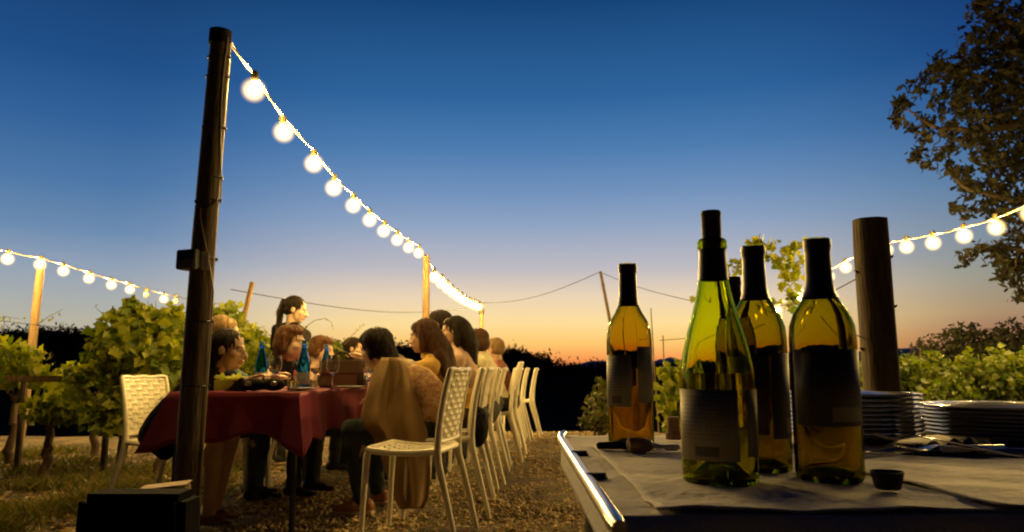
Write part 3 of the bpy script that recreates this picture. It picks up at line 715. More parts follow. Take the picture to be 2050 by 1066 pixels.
# right hand side behind the bottles
vine(2.95, 8.3, .8, [E(1562, 518, 8.2, .16, .10), E(1530, 490, 8.2, .18, .05), E(1578, 560, 8.2, .10, .16), E(1582, 600, 8.2, .07, .08), E(1600, 498, 8.2, .16, .08), E(1586, 535, 8.2, .12, .12), E(1512, 483, 8.2, .08, .03)], 60, 105, .115, 'vine shoots hanging in the sky between the dark bottles', trunk=False, fz=(0, -0.9, 0.1), shoots=8)
vine(2.3, 8.8, .8, [E(1458, 545, 8.6, .12, .10), E(1388, 600, 8.6, .05, .04), E(1472, 528, 8.6, .09, .06), E(1545, 606, 8.6, .16, .04)], 14, 46, .105, 'small vine tips between the green bottle and its neighbour', trunk=False, fz=(0, -0.9, 0.1), shoots=3)
vine(1.5, 7.1, .2, [E(1342, 790, 7.0, .13, .22), E(1350, 840, 7.0, .13, .14), E(1330, 745, 7.1, .07, .09), E(1352, 742, 7.1, .08, .08), E(1365, 800, 7.0, .11, .26)], 190, 130, .10, 'yellow-green vine lit between the leftmost bottle and the green bottle', fz=(0, -0.5, 0.1), shoots=3)
def bush(name, x, y, ells, nl, ns, size, label, m_, leaf, key, cat='bush', group=None):
    z0 = gz(x, y); root = empty(name, (x, y, z0), 0, label, cat, group)
    loc = [((e[0] - x, e[1] - y, e[2] - z0), e[3]) for e in ells]
    for k in range(7):
        e = random.choice(loc); bm = bmesh.new(); tgt = V(e[0]) + V((random.uniform(-.6, .6) * e[1][0], 0, e[1][2] * random.uniform(.2, 1.1)))
        add_tube(bm, wiggle((random.uniform(-.05, .05), 0, 0), tgt, 6, .06), [.02, .017, .014, .011, .008, .006, .004], 6); from_bm('stem', bm, M['bark'], root, True)
    tag(leaf_mass('foliage', ball_points(loc, nl, .2), size, leaf, m_, root), kind='stuff')
    if ns: leaf_singles(ball_points(loc, ns, .8), size, key, m_, root)
    return root
bush('bush', 1.05, 9.0, [E(1198, 820, 8.9, .17, .2), E(1205, 780, 9.0, .10, .14), E(1172, 842, 8.9, .10, .09), E(1222, 845, 9.0, .2, .18)], 520, 70, .075, 'dim green bush at the end of the gravel path left of the bottles', M['bush_leaf'], VL, 'oval')
G2 = 'vines of the lit row at the right'
k = 0
LB = ['lit vine right beside the thick post, behind the plates', 'second lit vine right of the thick post, with its tip above the smaller plate stack', 'lit vine in the middle of the right row', 'tallest lit vine of the right row', 'lit vine at the right edge of the picture', 'low lit vine between the two plate stacks', 'lit vine hidden partly by the bottles and the thick post']
for i, (px, py, d) in enumerate([(1800, 745, 8.2), (1855, 740, 8.0), (1925, 742, 7.9), (1985, 738, 7.7), (2045, 735, 7.5), (1890, 790, 7.4), (1700, 760, 8.4)]):
    c = P(px, py, d)
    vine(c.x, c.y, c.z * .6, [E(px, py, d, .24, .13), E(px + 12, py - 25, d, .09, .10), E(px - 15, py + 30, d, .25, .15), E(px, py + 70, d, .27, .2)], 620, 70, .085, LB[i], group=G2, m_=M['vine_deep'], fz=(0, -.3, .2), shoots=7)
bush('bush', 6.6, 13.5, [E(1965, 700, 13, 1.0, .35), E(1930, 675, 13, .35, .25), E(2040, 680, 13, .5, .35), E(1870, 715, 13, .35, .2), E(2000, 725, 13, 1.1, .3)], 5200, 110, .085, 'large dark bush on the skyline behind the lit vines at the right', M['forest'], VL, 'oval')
bp_ = P(1843, 720, 12.0); rt = empty('cypress_sapling', (bp_.x, bp_.y, gz(bp_.x, bp_.y)), 0, 'single thin stalk with a dark tuft between the post and the dark bush', 'sapling')
bm = bmesh.new(); zz = P(1843, 690, 12).z - rt.location.z; add_tube(bm, [(0, 0, 0), (0.01, 0, zz)], [.014, .008], 6); from_bm('trunk', bm, M['bark'], rt)
leaf_singles(rng.normal(0, 1, (60, 3)) * np.array([.022, .022, .05]) + np.array([0.01, 0, zz]), .06, 'oval', M['forest'], rt)

# the rail of the trellis on the left
rl = empty('wooden_rail', (-4.3, 6.9, -0.06), 0, 'rough horizontal wooden rail on stakes behind the low vines at the left', 'rail')
a_, b_ = P(10, 761, 6.9), P(236, 757, 6.9)
bm = bmesh.new(); add_box(bm, (a_ + b_) / 2 - rl.location, ((b_ - a_).length, .04, .055), None, .006); from_bm('bar', bm, M['wood_pale'], rl)
for q in (a_ + V((.15, .05, 0)), b_ + V((-.1, .05, 0))):
    bm = bmesh.new(); add_tube(bm, [V((q.x, q.y, -.06)) - rl.location, V((q.x, q.y, q.z + .02)) - rl.location], .03, 8); from_bm('leg', bm, M['wood_post'], rl)

# ------------------------------------------------------------------ oak tree at the right
ox, oy = 9.3, 11.2
oak = empty('oak_tree', (ox, oy, gz(ox, oy)), 0, 'dark oak tree leaning into the picture from the upper right', 'tree')
def opt(px, py, d=11.0): return P(px, py, d) - oak.location
bm = bmesh.new(); add_tube(bm, [(0, 0, 0), (0, 0, 1.2), (-.1, 0, 3.2), (-.15, .1, 5.2), (-.3, .1, 7.6)], [.32, .26, .22, .15, .06], 14); from_bm('trunk', bm, M['oak_bark'], oak, True)
limbs = [([(-.1, 0, 2.3), opt(2150, 420), opt(2020, 400), opt(1940, 380), opt(1895, 345)], .07), ([(-.12, .05, 3.1), opt(2100, 250), opt(1950, 262), opt(1880, 258), opt(1810, 215)], .08),
         ([(-.12, .05, 3.0), opt(2080, 200), opt(1980, 160), opt(1900, 130), opt(1850, 140)], .07), ([(-.15, .1, 3.8), opt(2060, 60), opt(1990, 30), opt(1950, 5)], .07),
         ([(-.05, 0, 2.1), opt(2150, 520), opt(2040, 500), opt(1980, 500), opt(1925, 515)], .05), ([opt(1950, 262), opt(1900, 290), opt(1840, 310)], .02), ([opt(1900, 262), opt(1870, 290), opt(1855, 330)], .016), ([opt(1950, 150), opt(1920, 100), opt(1908, 68)], .012), ([opt(2040, 505), opt(2020, 560), opt(2035, 605)], .015)]
for pts_, r_ in limbs:
    pts_ = [V(p) for p in pts_]; dense = []
    for a_, b_ in zip(pts_, pts_[1:]): dense += wiggle(a_, b_, 4, .05)[:-1]
    dense.append(pts_[-1]); bm = bmesh.new(); add_tube(bm, dense, [r_ * (1 - .85 * k / (len(dense) - 1)) for k in range(len(dense))], 7); from_bm('limb', bm, M['oak_bark'], oak, True)
oc = [(1990, 30, .30), (1960, 10, .12), (2040, 80, .5), (2000, 110, .3), (1950, 75, .13), (1945, 120, .22), (2030, 170, .42), (1960, 190, .35), (1900, 140, .20), (1880, 125, .13), (1865, 150, .12), (1915, 175, .26), (1840, 175, .10), (1815, 200, .09), (1797, 215, .08), (1800, 240, .08), (1825, 255, .07), (1858, 240, .11), (1880, 215, .09), (1935, 235, .27), (2010, 250, .45), (1895, 262, .12), (1930, 280, .16), (1970, 300, .28), (2040, 330, .34),
      (1850, 275, .07), (1838, 305, .08), (1832, 315, .07), (1860, 330, .06), (1880, 308, .06), (1905, 300, .08), (1910, 345, .09), (1900, 335, .07), (1935, 350, .10), (1940, 375, .14), (1960, 380, .14), (2000, 370, .25), (2040, 400, .28), (1912, 415, .06), (1935, 425, .08), (1975, 415, .14), (2010, 440, .16), (2045, 470, .14), (1930, 515, .08), (1960, 505, .10), (1985, 500, .13), (2020, 510, .2), (2040, 540, .2), (2010, 545, .12), (2042, 590, .08), (2035, 570, .08), (2110, 100, .8), (2120, 300, .8), (2120, 500, .6), (2200, 200, 1.0)]
cl = []
for px, py, r_ in oc:
    c = opt(px, py, 11.0 + random.uniform(-.4, .5)); n_ = int(640 * r_ ** 1.6 + 1500 * r_ * r_) + 14; r_ *= 1.36
    d = rng.normal(0, 1, (n_, 3)); d /= np.linalg.norm(d, axis=1, keepdims=True)
    # leaves gather in little clusters at twig ends
    tw = d * (rng.random((n_, 1)) ** .5) * r_
    tw = tw[rng.integers(0, max(4, n_ // 5), n_)] + rng.normal(0, .045, (n_, 3))
    cl.append(np.array(c) + tw)
cl = np.concatenate(cl)
near = np.array([opt(1860, 240)])
dist = np.linalg.norm((cl - near) * np.array([1, .2, 1]), axis=1); order = np.argsort(dist)
leaf_singles(cl[order[:290]], .13, 'oak', M['oak_leaf'], oak)
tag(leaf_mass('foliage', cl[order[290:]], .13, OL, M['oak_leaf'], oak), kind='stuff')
# ------------------------------------------------------------------ dining table
U = V((0.0926, 0.9957, 0)); W = V((-0.9957, 0.0926, 0))   # along the table, and across it to the left
T0 = V((-1.15, 4.07, 0)); TWID = 0.73
def TP(a, b, z=0.0): return T0 + W * a + U * b + V((0, 0, z))
TROT = math.atan2(-U.x, U.y)
def dining(b0, b1, label, clabel, near):
    root = empty('dining_table', TP(TWID / 2, (b0 + b1) / 2, 0), TROT, label, 'table', 'red-clothed tables set end to end')
    L = b1 - b0
    bm = bmesh.new(); add_box(bm, (0, 0, .722), (TWID - .01, L - .01, .028), None, .004); from_bm('table_top', bm, M['wood_pale'], root)
    for sx in (-1, 1):
        for sy in (-1, 1):
            bm = bmesh.new(); add_tube(bm, [(sx * (TWID / 2 - .03), sy * (L / 2 - .05), -.02 if sx > 0 else -.07), (sx * (TWID / 2 - .03), sy * (L / 2 - .05), .71)], .016, 10); from_bm('leg', bm, M['dark_metal'], root, True)
    # cloth: perimeter walk with folds
    per = []
    nx_, ny_ = 22, int(L * 26)
    for k in range(ny_): per.append((-TWID / 2, -L / 2 + L * k / ny_, -1, 0))
    for k in range(nx_): per.append((-TWID / 2 + TWID * k / nx_, L / 2, 0, 1))
    for k in range(ny_): per.append((TWID / 2, L / 2 - L * k / ny_, 1, 0))
    for k in range(nx_): per.append((TWID / 2 - TWID * k / nx_, -L / 2, 0, -1))
    bm = bmesh.new(); zt = .742; rows = 9; rings = []
    n_ = len(per)
    s = 0.0; arc = []
    for k in range(n_):
        arc.append(s); q = per[k]; r_ = per[(k + 1) % n_]; s += math.hypot(r_[0] - q[0], r_[1] - q[1])
    for j in range(rows + 1):
        f = j / rows; ring = []
        for k, (x, y, ox_, oy_) in enumerate(per):
            # blended outward direction near corners
            cxn = min(abs(abs(x) - TWID / 2), 1); cyn = min(abs(abs(y) - L / 2), 1)
            wx = math.exp(-(cxn / .10) ** 2); wy = math.exp(-(cyn / .10) ** 2)
            o_ = V((math.copysign(wx, x) if x else 0, math.copysign(wy, y) if y else 0, 0))
            corner = wx * wy
            if o_.length > 1e-6: o_.normalize()
            drop = .235 + .022 * math.sin(arc[k] * 7.3) + .012 * math.sin(arc[k] * 17) + .10 * corner
            fold = .012 * math.sin(arc[k] * 21 + 1) + .010 * math.sin(arc[k] * 11) + .006 * math.sin(arc[k] * 43)
            flare = (.004 + .020 * f * f + fold * f + .05 * corner * f)
            lift = 0.0
            if near:   # the guest's knees push the near left corner out
                wl_ = math.exp(-((y + L / 2 - .12) / .30) ** 2) * (1 if x < -TWID / 2 + .02 else math.exp(-((x + TWID / 2) / .12) ** 2))
                flare += .085 * wl_ * f ** .8; drop -= .02 * wl_; o_ = (o_ + V((-1.2 * wl_, 0, 0))).normalized() if o_.length > 0 else o_
            dn = drop * f
            ring.append(bm.verts.new((x + o_.x * flare, y + o_.y * flare, zt - dn - .006 * (f > 0))))
        rings.append(ring)
    for a_, b_ in zip(rings, rings[1:]):
        for k in range(n_): bm.faces.new((a_[k], b_[k], b_[(k + 1) % n_], a_[(k + 1) % n_]))
    # top as a triangulated grid
    gx, gy = nx_, ny_
    V2 = {}
    for i in range(gx + 1):
        for j in range(gy + 1):
            x, y = -TWID / 2 + TWID * i / gx, -L / 2 + L * j / gy
            V2[i, j] = bm.verts.new((x, y, zt + (.0012 * math.sin(x * 30) + .0015 * math.sin(y * 17 + x * 9)) * (0 < i < gx and 0 < j < gy)))
    for i in range(gx):
        for j in range(gy): bm.faces.new((V2[i, j], V2[i + 1, j], V2[i + 1, j + 1], V2[i, j + 1]))
    bmesh.ops.remove_doubles(bm, verts=bm.verts, dist=.0004)
    bmesh.ops.recalc_face_normals(bm, faces=bm.faces)
    c = from_bm('tablecloth', bm, M['red_cloth'], None, True, root.location); c.data.set_sharp_from_angle(angle=R(38)); c.rotation_euler.z = TROT
    m_ = c.modifiers.new('thick', 'SOLIDIFY'); m_.thickness = .0025
    tag(c, clabel, 'tablecloth', 'red tablecloths')
dining(0, 2.05, 'nearest dining table with thin dark legs under the red cloth', 'red tablecloth of the nearest table, its corner hanging to a point above the dark leg', True)
dining(2.08, 4.13, 'second dining table in the row, behind the handbag', 'red tablecloth on the second table of the row', False)
dining(4.16, 6.2, 'farthest dining table of the row, behind the guests', 'red tablecloth on the farthest table of the row', False)

# ------------------------------------------------------------------ chairs
def build_chair():
    root = empty('chair', (0, 0, 0), 0)
    for s in (-1, 1):
        bm = bmesh.new(); add_tube(bm, [(s * .205, .215, 0), (s * .20, .205, .25), (s * .195, .195, .43), (s * .190, .18, .452)], [.013, .016, .020, .018], 10); from_bm('leg', bm, M['chair'], root, True)
        bm = bmesh.new(); add_tube(bm, [(s * .215, -.29, 0), (s * .208, -.235, .22), (s * .20, -.185, .40), (s * .198, -.18, .47)], [.013, .016, .021, .020], 10); from_bm('leg', bm, M['chair'], root, True)
    bk = lambda z: -.18 - .012 * ((z - .45) / .41) - .050 * ((z - .45) / .41) ** 2
    bm = bmesh.new()
    for s in (-1, 1):
        add_tube(bm, [(s * (.198 + .006 * (z - .45)), bk(z), z) for z in np.linspace(.45, .868, 9)], [.020, .019, .018, .017, .016, .016, .015, .015, .014], 10)
    zt = .862; add_tube(bm, [(x, bk(zt) - .018 * (1 - (x / .2) ** 2), zt + .004 * math.cos(x * 40)) for x in np.linspace(-.2, .2, 13)], .013, 8)
    z1 = .50; add_tube(bm, [(x, bk(z1) - .010 * (1 - (x / .2) ** 2), z1) for x in np.linspace(-.2, .2, 9)], .012, 8)
    from_bm('back_frame', bm, M['chair'], root, True)
    def weave(nu, nv, pos, hw, name):
        bm = bmesh.new()
        su, sv = 1 / nu, 1 / nv
        amp = .0045
        for i in range(nu):      # long strips
            u = (i + .5) / nu; pts_ = []
            for k in range(nv * 2 + 1):
                v = k / (nv * 2); c, nrm, a_, b_ = pos(u, v); w_ = amp * math.sin(math.pi * (k - .5 + i)) if False else amp * (1 if (k // 1 + 2 * i) % 4 < 2 else -1) * (k % 2)
                q = c + nrm * w_; pts_.append((q - a_ * hw * su, q + a_ * hw * su))
            for off in (.0018, -.0018):
                pv = None
                for (l_, r_), k in zip(pts_, range(len(pts_))):
                    nrm = pos(u, k / (nv * 2))[1] * off
                    e = (bm.verts.new(l_ + nrm), bm.verts.new(r_ + nrm))
                    if pv: bm.faces.new((pv[0], pv[1], e[1], e[0]))
                    pv = e
        for j in range(nv):
            v = (j + .5) / nv; pts_ = []
            for k in range(nu * 2 + 1):
                u = k / (nu * 2); c, nrm, a_, b_ = pos(u, v)
                w_ = -amp * (1 if (j + (k // 2)) % 2 == 0 else -1) * (k % 2)
                q = c + nrm * w_; pts_.append((q - b_ * hw * sv, q + b_ * hw * sv))
            for off in (.0018, -.0018):
                pv = None
                for (l_, r_), k in zip(pts_, range(len(pts_))):
                    nrm = pos(k / (nu * 2), v)[1] * off
                    e = (bm.verts.new(l_ + nrm), bm.verts.new(r_ + nrm))
                    if pv: bm.faces.new((pv[0], pv[1], e[1], e[0]))
                    pv = e
        return from_bm(name, bm, M['chair'], root)
    def pback(u, v):
        z = .50 + .355 * v; x = -.192 + .384 * u
        c = V((x, bk(z) - .014 * (1 - (x / .2) ** 2), z)); return c, V((0, -1, -.3)).normalized(), V((.384, 0, 0)), V((0, -.1, .355))
    def pseat(u, v):
        y = -.165 + .365 * v; x = -.185 + .37 * u
        c = V((x, y, .452 - .012 * math.sin(math.pi * v) * 1.0 + .004 * v)); return c, V((0, 0, 1)), V((.37, 0, 0)), V((0, .365, 0))
    weave(7, 12, pback, .475, 'back_weave')
    weave(9, 9, pseat, .49, 'seat_weave')
    bm = bmesh.new()
    for s in (-1, 1): add_tube(bm, [(s * .195, y, .455 - .012 * math.sin(math.pi * (y + .18) / .38)) for y in np.linspace(-.18, .195, 8)], [.020, .017, .016, .016, .016, .016, .017, .019], 8)
    add_tube(bm, [(x, .197, .457) for x in np.linspace(-.195, .195, 7)], .017, 8); add_tube(bm, [(x, -.175, .452) for x in np.linspace(-.195, .195, 7)], .016, 8)
    from_bm('seat_frame', bm, M['chair'], root, True)
    return root
chair0 = build_chair(); used = []
GC = 'cream woven chairs round the red tables'
def chair(x, y, rz, label, z=None, tilt=0.0):
    c = chair0 if not used else copy_tree(chair0); used.append(1)
    c.location = (x, y, gz(x, y) if z is None else z); c.rotation_euler = (0, 0, rz); tag(c, label, 'chair', GC); return c
def face(fx, fy): return math.atan2(-fx, fy)
clab = ['nearest empty cream chair with its woven seat turned to the table', 'cream chair the woman in the lace cardigan sits on', 'cream chair under the woman with long brown hair and mustard top', 'cream chair under the woman with glasses and peach top',
        'cream chair under the tall dark haired man', 'cream chair under the guest in the pale shirt', 'cream chair under the short blond guest in rust print']
RX = lambda k: -.525 + .0605 * k
RD = lambda k: 4.07 + .65 * k
chair(-.515, RD(0), R(79), clab[0])
for k in range(1, 7): chair(RX(k) + random.uniform(-.03, .03), RD(k) + random.uniform(-.05, .05), face(-1, -.02) + random.gauss(0, .05), clab[k])
chair(-.165, 8.75, face(-1, .1), 'empty cream chair at the bottom of the small stack of chairs')
chair(-.15, 8.78, face(-1, .1), 'cream chair nested second in the small stack of chairs', .035)
chair(-.135, 8.81, face(-1, .1), 'cream chair topmost of the small stack, its back rising above the others', .07)
chair(-.05, 9.35, face(-1, .08), 'empty cream chair right behind the small stack')
chair(.08, 9.9, face(-1, .1), 'last empty cream chair at the far end of the row')
chair(-2.24, 5.0, face(.96, -.26), 'cream woven chair at the left end of the table, partly covered by the black jacket')
for k, (x_, lab) in enumerate([(-2.04, 'cream chair under the blond guest on the left side'), (-2.02, 'cream chair under the short haired woman in the black tank top'), (-1.98, 'cream chair under the brown haired guest beside the waitress')]):
    chair(x_, (5.5, 5.95, 6.85)[k], face(1, -.05), lab)

# ------------------------------------------------------------------ people
def hand_prims(bm, wr, dr, pn, side, curl=.4, k=1.0):
    """palm, four unequal bent fingers and a thumb leaving the side of the palm"""
    wr, dr, pn = V(wr), V(dr).normalized(), V(pn); pn = (pn - dr * pn.dot(dr)).normalized(); ac = dr.cross(pn) * side
    Mr = Matrix((ac, dr, pn)).transposed()
    add_ell(bm, wr + dr * .045 * k, (.038 * k, .050 * k, .014 * k), Mr, 2)
    for i, (off, ln) in enumerate(((.030, .066), (.011, .078), (-.009, .072), (-.028, .056))):
        b_ = wr + dr * .080 * k + ac * off * k; d1 = (dr - pn * curl * .5 + ac * off * 2).normalized(); m_ = b_ + d1 * ln * .5 * k
        d2 = (dr - pn * curl * 1.6).normalized(); add_cap(bm, b_ - dr * .012, m_, .0092 * k, .0084 * k, 8); add_cap(bm, m_, m_ + d2 * ln * .5 * k, .0084 * k, .0068 * k, 8)
    t0 = wr + dr * .025 * k + ac * .030 * k; t1 = t0 + (ac * .8 + dr * .7 - pn * .2).normalized() * .036 * k
    add_cap(bm, t0, t1, .012 * k, .010 * k, 8); add_cap(bm, t1, t1 + (dr * .95 + ac * .25 - pn * .4).normalized() * .030 * k, .010 * k, .0078 * k, 8)
def person(label, pel, neck, F, head_yaw=0, head_pitch=0, head_roll=0, skin='skin', hair='dark', hstyle='short', top='top_black', sleeve='long', pants='trouser_dark', stand=False,
           wr=(None, None), kn=(None, None), an=(None, None), k=1.0, head_off=None, hair_extra=None, top_mat2=None, female=True, shoes='trouser_dark', glasses=False):
    pel, neck = V(pel), V(neck); F = V((F[0], F[1], 0)).normalized(); S = F.cross(V((0, 0, 1))); Z = V((0, 0, 1))
    zg = gz(pel.x, pel.y)
    root = empty('person', (pel.x, pel.y, zg), 0, label, 'person'); O = root.location.copy()
    L = lambda p: V(p) - O
    upv = (neck - pel).normalized(); fw = (F - upv * F.dot(upv)).normalized(); sd = fw.cross(upv)
    TM = Matrix((sd, fw, upv)).transposed(); ln = (neck - pel).length
    tor = lambda f, y=0, x=0: pel + (neck - pel) * f + fw * y + sd * x
    hoff = head_off or (upv * .10 + Z * .075 + F * .04)
    H = neck + V(hoff)
    yaw = math.atan2(F.y, F.x) - math.pi / 2 + R(head_yaw)
    HM3 = (Matrix.Rotation(yaw, 3, 'Z') @ Matrix.Rotation(R(head_pitch), 3, 'X') @ Matrix.Rotation(R(head_roll), 3, 'Y'))
    HF = Matrix.Rotation(yaw, 3, 'Z') @ V((0, 1, 0)); HS = HF.cross(Z)
    h = lambda x, y, z: H + HM3 @ V((x, y, z)) * k
    sw = (.155 if female else .185) * k
    sh = [tor(.885, -.0, -sw), tor(.885, -.0, sw)]     # left, right
    hips = [tor(.02, 0, -.085 * k), tor(.02, 0, .085 * k)]
    knee = [V(kn[i]) if kn[i] else (hips[i] + F * .42 * k + S * (.04 if i else -.04) + Z * .01 if not stand else hips[i] + Z * (-.40 * k)) for i in range(2)]
    ank = [V(an[i]) if an[i] else (V((knee[i].x, knee[i].y, zg + .075)) + F * (-.03 if not stand else -.03)) for i in range(2)]
    wrs, elb = [], []
    for i in range(2):
        w_ = V(wr[i]) if wr[i] else (sh[i] + F * .34 * k - Z * .26 * k if not stand else sh[i] + F * .12 - Z * .48)
        d = w_ - sh[i]; dl = min(d.length, .515 * k); w_ = sh[i] + d.normalized() * dl; a1 = .27 * k; a2 = .25 * k
        ca = max(-1, min(1, (a1 * a1 + dl * dl - a2 * a2) / (2 * a1 * dl))); dn = d.normalized()
        hint = -Z * .8 - F * .25 + sd * (.45 if i else -.45); hint = (hint - dn * hint.dot(dn)).normalized()
        elb.append(sh[i] + dn * a1 * ca + hint * a1 * math.sqrt(1 - ca * ca)); wrs.append(w_)
    # --- body: one continuous skin
    bm = bmesh.new()
    def torso(bm, e):
        add_ell(bm, L(tor(.06)), (.150 * k + e, .105 * k + e, .115 * k + e), TM)
        add_ell(bm, L(tor(.33)), ((.118 if female else .14) * k + e, .088 * k + e, .15 * k + e), TM)
        add_ell(bm, L(tor(.62, .005)), ((.135 if female else .16) * k + e, .100 * k + e, .15 * k + e), TM)
        add_ell(bm, L(tor(.84, -.005)), (sw * .84 + e, .078 * k + e, .085 * k + e), TM)
        if female:
            for s in (-1, 1): add_ell(bm, L(tor(.62, .075 * k, s * .062 * k)), (.055 * k + e, .048 * k + e, .055 * k + e), TM)
    torso(bm, 0)
    add_cap(bm, L(tor(.92)), L(h(0, -.02, -.06)), .056 * k, .050 * k)
    add_cap(bm, L(tor(.93, -.01)), L(neck + (H - neck) * .3), .064 * k, .050 * k)
    for i in range(2):
        add_cap(bm, L(tor(.91, 0, (1 if i else -1) * sw * .45)), L(sh[i]), .058 * k, .050 * k)
        add_cap(bm, L(sh[i]), L(elb[i]), .047 * k, .037 * k); add_cap(bm, L(elb[i]), L(wrs[i]), .038 * k, .025 * k)
        dr = (wrs[i] - elb[i]).normalized() * .5 + F * .6; dr.z = min(dr.z, 0.0) if wr[i] is None else dr.z
        hand_prims(bm, L(wrs[i]), dr, Z + .2 * dr, -1 if i else 1, .45, k * .92)
        add_cap(bm, L(hips[i]), L(knee[i]), .085 * k, .056 * k); add_cap(bm, L(knee[i]), L(ank[i]), .054 * k, .036 * k)
        cm = knee[i].lerp(ank[i], .3) - F * .015; add_ell(bm, L(cm), (.05 * k, .054 * k, .11 * k))
        add_cap(bm, L(ank[i] + V((0, 0, -.03))), L(ank[i] + F * .13 * k + V((0, 0, -.052))), .036, .024)
    def he(x, y, z, rx, ry, rz, sub=2): add_ell(bm, L(h(x, y, z)), (rx * k, ry * k, rz * k), HM3, sub)
    he(0, -.012, .03, .075, .094, .085, 3); he(0, .028, -.03, .060, .062, .085, 3)
    add_cap(bm, L(h(0, .005, -.055)), L(h(0, .060, -.088)), .050 * k, .024 * k)
    he(0, .076, .022, .046, .016, .013); he(-.036, .052, -.022, .028, .030, .030); he(.036, .052, -.022, .028, .030, .030)
    add_cap(bm, L(h(0, .088, .012)), L(h(0, .113, -.026)), .0085 * k, .0125 * k, 8); he(-.012, .098, -.030, .009, .011, .008); he(.012, .098, -.030, .009, .011, .008)
    he(0, .089, -.054, .024, .014, .0075); he(0, .086, -.067, .021, .013, .0085); he(0, .072, -.092, .020, .018, .014)
    for s in (-1, 1): he(s * .077, -.008, -.008, .010, .021, .031)
    body = solid(bm, .0068 * k, 'body', M[skin], root, 2)
    for s in (-1, 1):
        bm = bmesh.new(); add_ell(bm, L(h(s * .030, .078, .004)), (.0125 * k, .0088 * k, .0058 * k), HM3, 2); e_ = from_bm('eye', bm, M['eye_white'], root, True)
        bm = bmesh.new(); add_ell(bm, L(h(s * .031, .0865, .004)), (.0060 * k, .0035 * k, .0052 * k), HM3, 2); from_bm('iris', bm, M['eye_dark'], e_, True)
        bm = bmesh.new(); add_tube(bm, [L(h(s * (.016 + .010 * q), .0915 - .0035 * q - .0016 * q * q, .024 + .004 * math.sin(q * .8))) for q in range(4)], [.0022, .0032, .003, .0014], 6); from_bm('eyebrow', bm, M['hair_' + hair], root, True)
    bm = bmesh.new(); add_ell(bm, L(h(0, .0965, -.0535)), (.021 * k, .0075 * k, .0055 * k), HM3, 2); add_ell(bm, L(h(0, .0935, -.0655)), (.018 * k, .0075 * k, .0065 * k), HM3, 2); from_bm('lips', bm, M['lip'], root, True)
    # --- top
    bm = bmesh.new(); e = .013
    torso(bm, e)
    add_cap(bm, L(tor(.90, -.005, -sw * .35)), L(tor(.90, -.005, sw * .35)), .062 * k, .062 * k)
    add_cap(bm, L(tor(.90)), L(neck + (H - neck) * (.14 if sleeve != 'none' else .0)), .070 * k + .012, .056 * k + .010)
    for s in (-1, 1): add_cap(bm, L(tor(1.0, 0, s * .03)), L(tor(.90, 0, s * sw * .9)), .050 * k + .008, .044 * k + .008)
    if sleeve != 'none':
        for i in range(2):
            add_cap(bm, L(tor(.91, 0, (1 if i else -1) * sw * .4)), L(sh[i]), .060 * k + e * .5, .053 * k + e * .6)
            if sleeve == 'long': add_cap(bm, L(sh[i]), L(elb[i]), .050 * k + e, .042 * k + e); add_cap(bm, L(elb[i]), L(elb[i].lerp(wrs[i], .88)), .042 * k + e, .030 * k + e)
            elif sleeve == 'half': add_cap(bm, L(sh[i]), L(sh[i].lerp(elb[i], .62)), .051 * k + e, .045 * k + e * 1.3)
            elif sleeve == 'wide': add_cap(bm, L(sh[i]), L(elb[i]), .055 * k + e, .058 * k + e); add_cap(bm, L(elb[i]), L(elb[i].lerp(wrs[i], .5)), .052 * k + e, .06 * k + e)
    sd_ = random.random() * 10
    def folds(co, nn):
        a = np.sin(co @ np.array([38., 31., 55.]) + sd_) * np.sin(co @ np.array([-22., 44., 17.]) + sd_ * 2) + .5 * np.sin(co @ np.array([70., -60., 30.]) + sd_)
        return co + nn * (a * .0032)[:, None]
    solid(bm, .0095, 'top', M[top], root, 3, disp=folds)
    # --- trousers or skirt
    if pants:
        bm = bmesh.new()
        add_ell(bm, L(tor(.03)), (.158 * k + .012, .118 * k + .008, .105 * k + .01), TM)
        for i in range(2):
            add_cap(bm, L(hips[i]), L(knee[i]), .088 * k + .010, .060 * k + .010); add_cap(bm, L(knee[i]), L(ank[i].lerp(knee[i], .04)), .060 * k + .008, .044 * k + .008)
        solid(bm, .011, 'trousers', M[pants], root, 3, disp=folds)
    for i in range(2):
        bm = bmesh.new(); a0 = ank[i]
        add_cap(bm, L(a0 + V((0, 0, -.022)) - F * .03), L(a0 + F * .085 * k + V((0, 0, -.036))), .044, .036); add_cap(bm, L(a0 + F * .06 + V((0, 0, -.045))), L(a0 + F * .155 * k + V((0, 0, -.048))), .034, .027)
        so = solid(bm, .008, 'shoe', M[shoes], root, 2)
        bm = bmesh.new(); add_box(bm, (0, .055, 0), (.082, .262, .020), None, .009); T_ = Matrix.Translation(L(V((a0.x, a0.y, zg + .013)))) @ Matrix.Rotation(math.atan2(F.y, F.x) - math.pi / 2, 4, 'Z')
        bmesh.ops.transform(bm, matrix=T_, verts=bm.verts); from_bm('sole', bm, M['sole'], so, True)
    # --- hair
    bm = bmesh.new(); hm = M['hair_' + hair]
    def hh(x, y, z, rx, ry, rz): add_ell(bm, L(h(x, y, z)), (rx * k, ry * k, rz * k), HM3, 3)
    hh(0, -.024, .036, .086, .099, .090)
    if hstyle == 'short': hh(0, -.052, .0, .078, .066, .080); hh(0, -.01, .072, .072, .085, .054)
    if hstyle == 'crop': hh(0, -.045, .0, .076, .066, .07); hh(0, .0, .076, .066, .082, .050)
    if hstyle == 'bob':
        hh(0, -.055, -.015, .088, .070, .095); hh(0, .0, .078, .076, .084, .046)
        for s in (-1, 1): add_cap(bm, L(h(s * .070, -.02, .04)), L(h(s * .074, -.01, -.055)), .028 * k, .026 * k)
    if hstyle == 'long':
        hh(0, -.055, -.01, .086, .068, .10); hh(0, .0, .07, .072, .082, .046)
        for s in (-1, 1): add_cap(bm, L(h(s * .068, -.02, .03)), L(h(s * .070, -.02, -.10)), .030 * k, .030 * k)
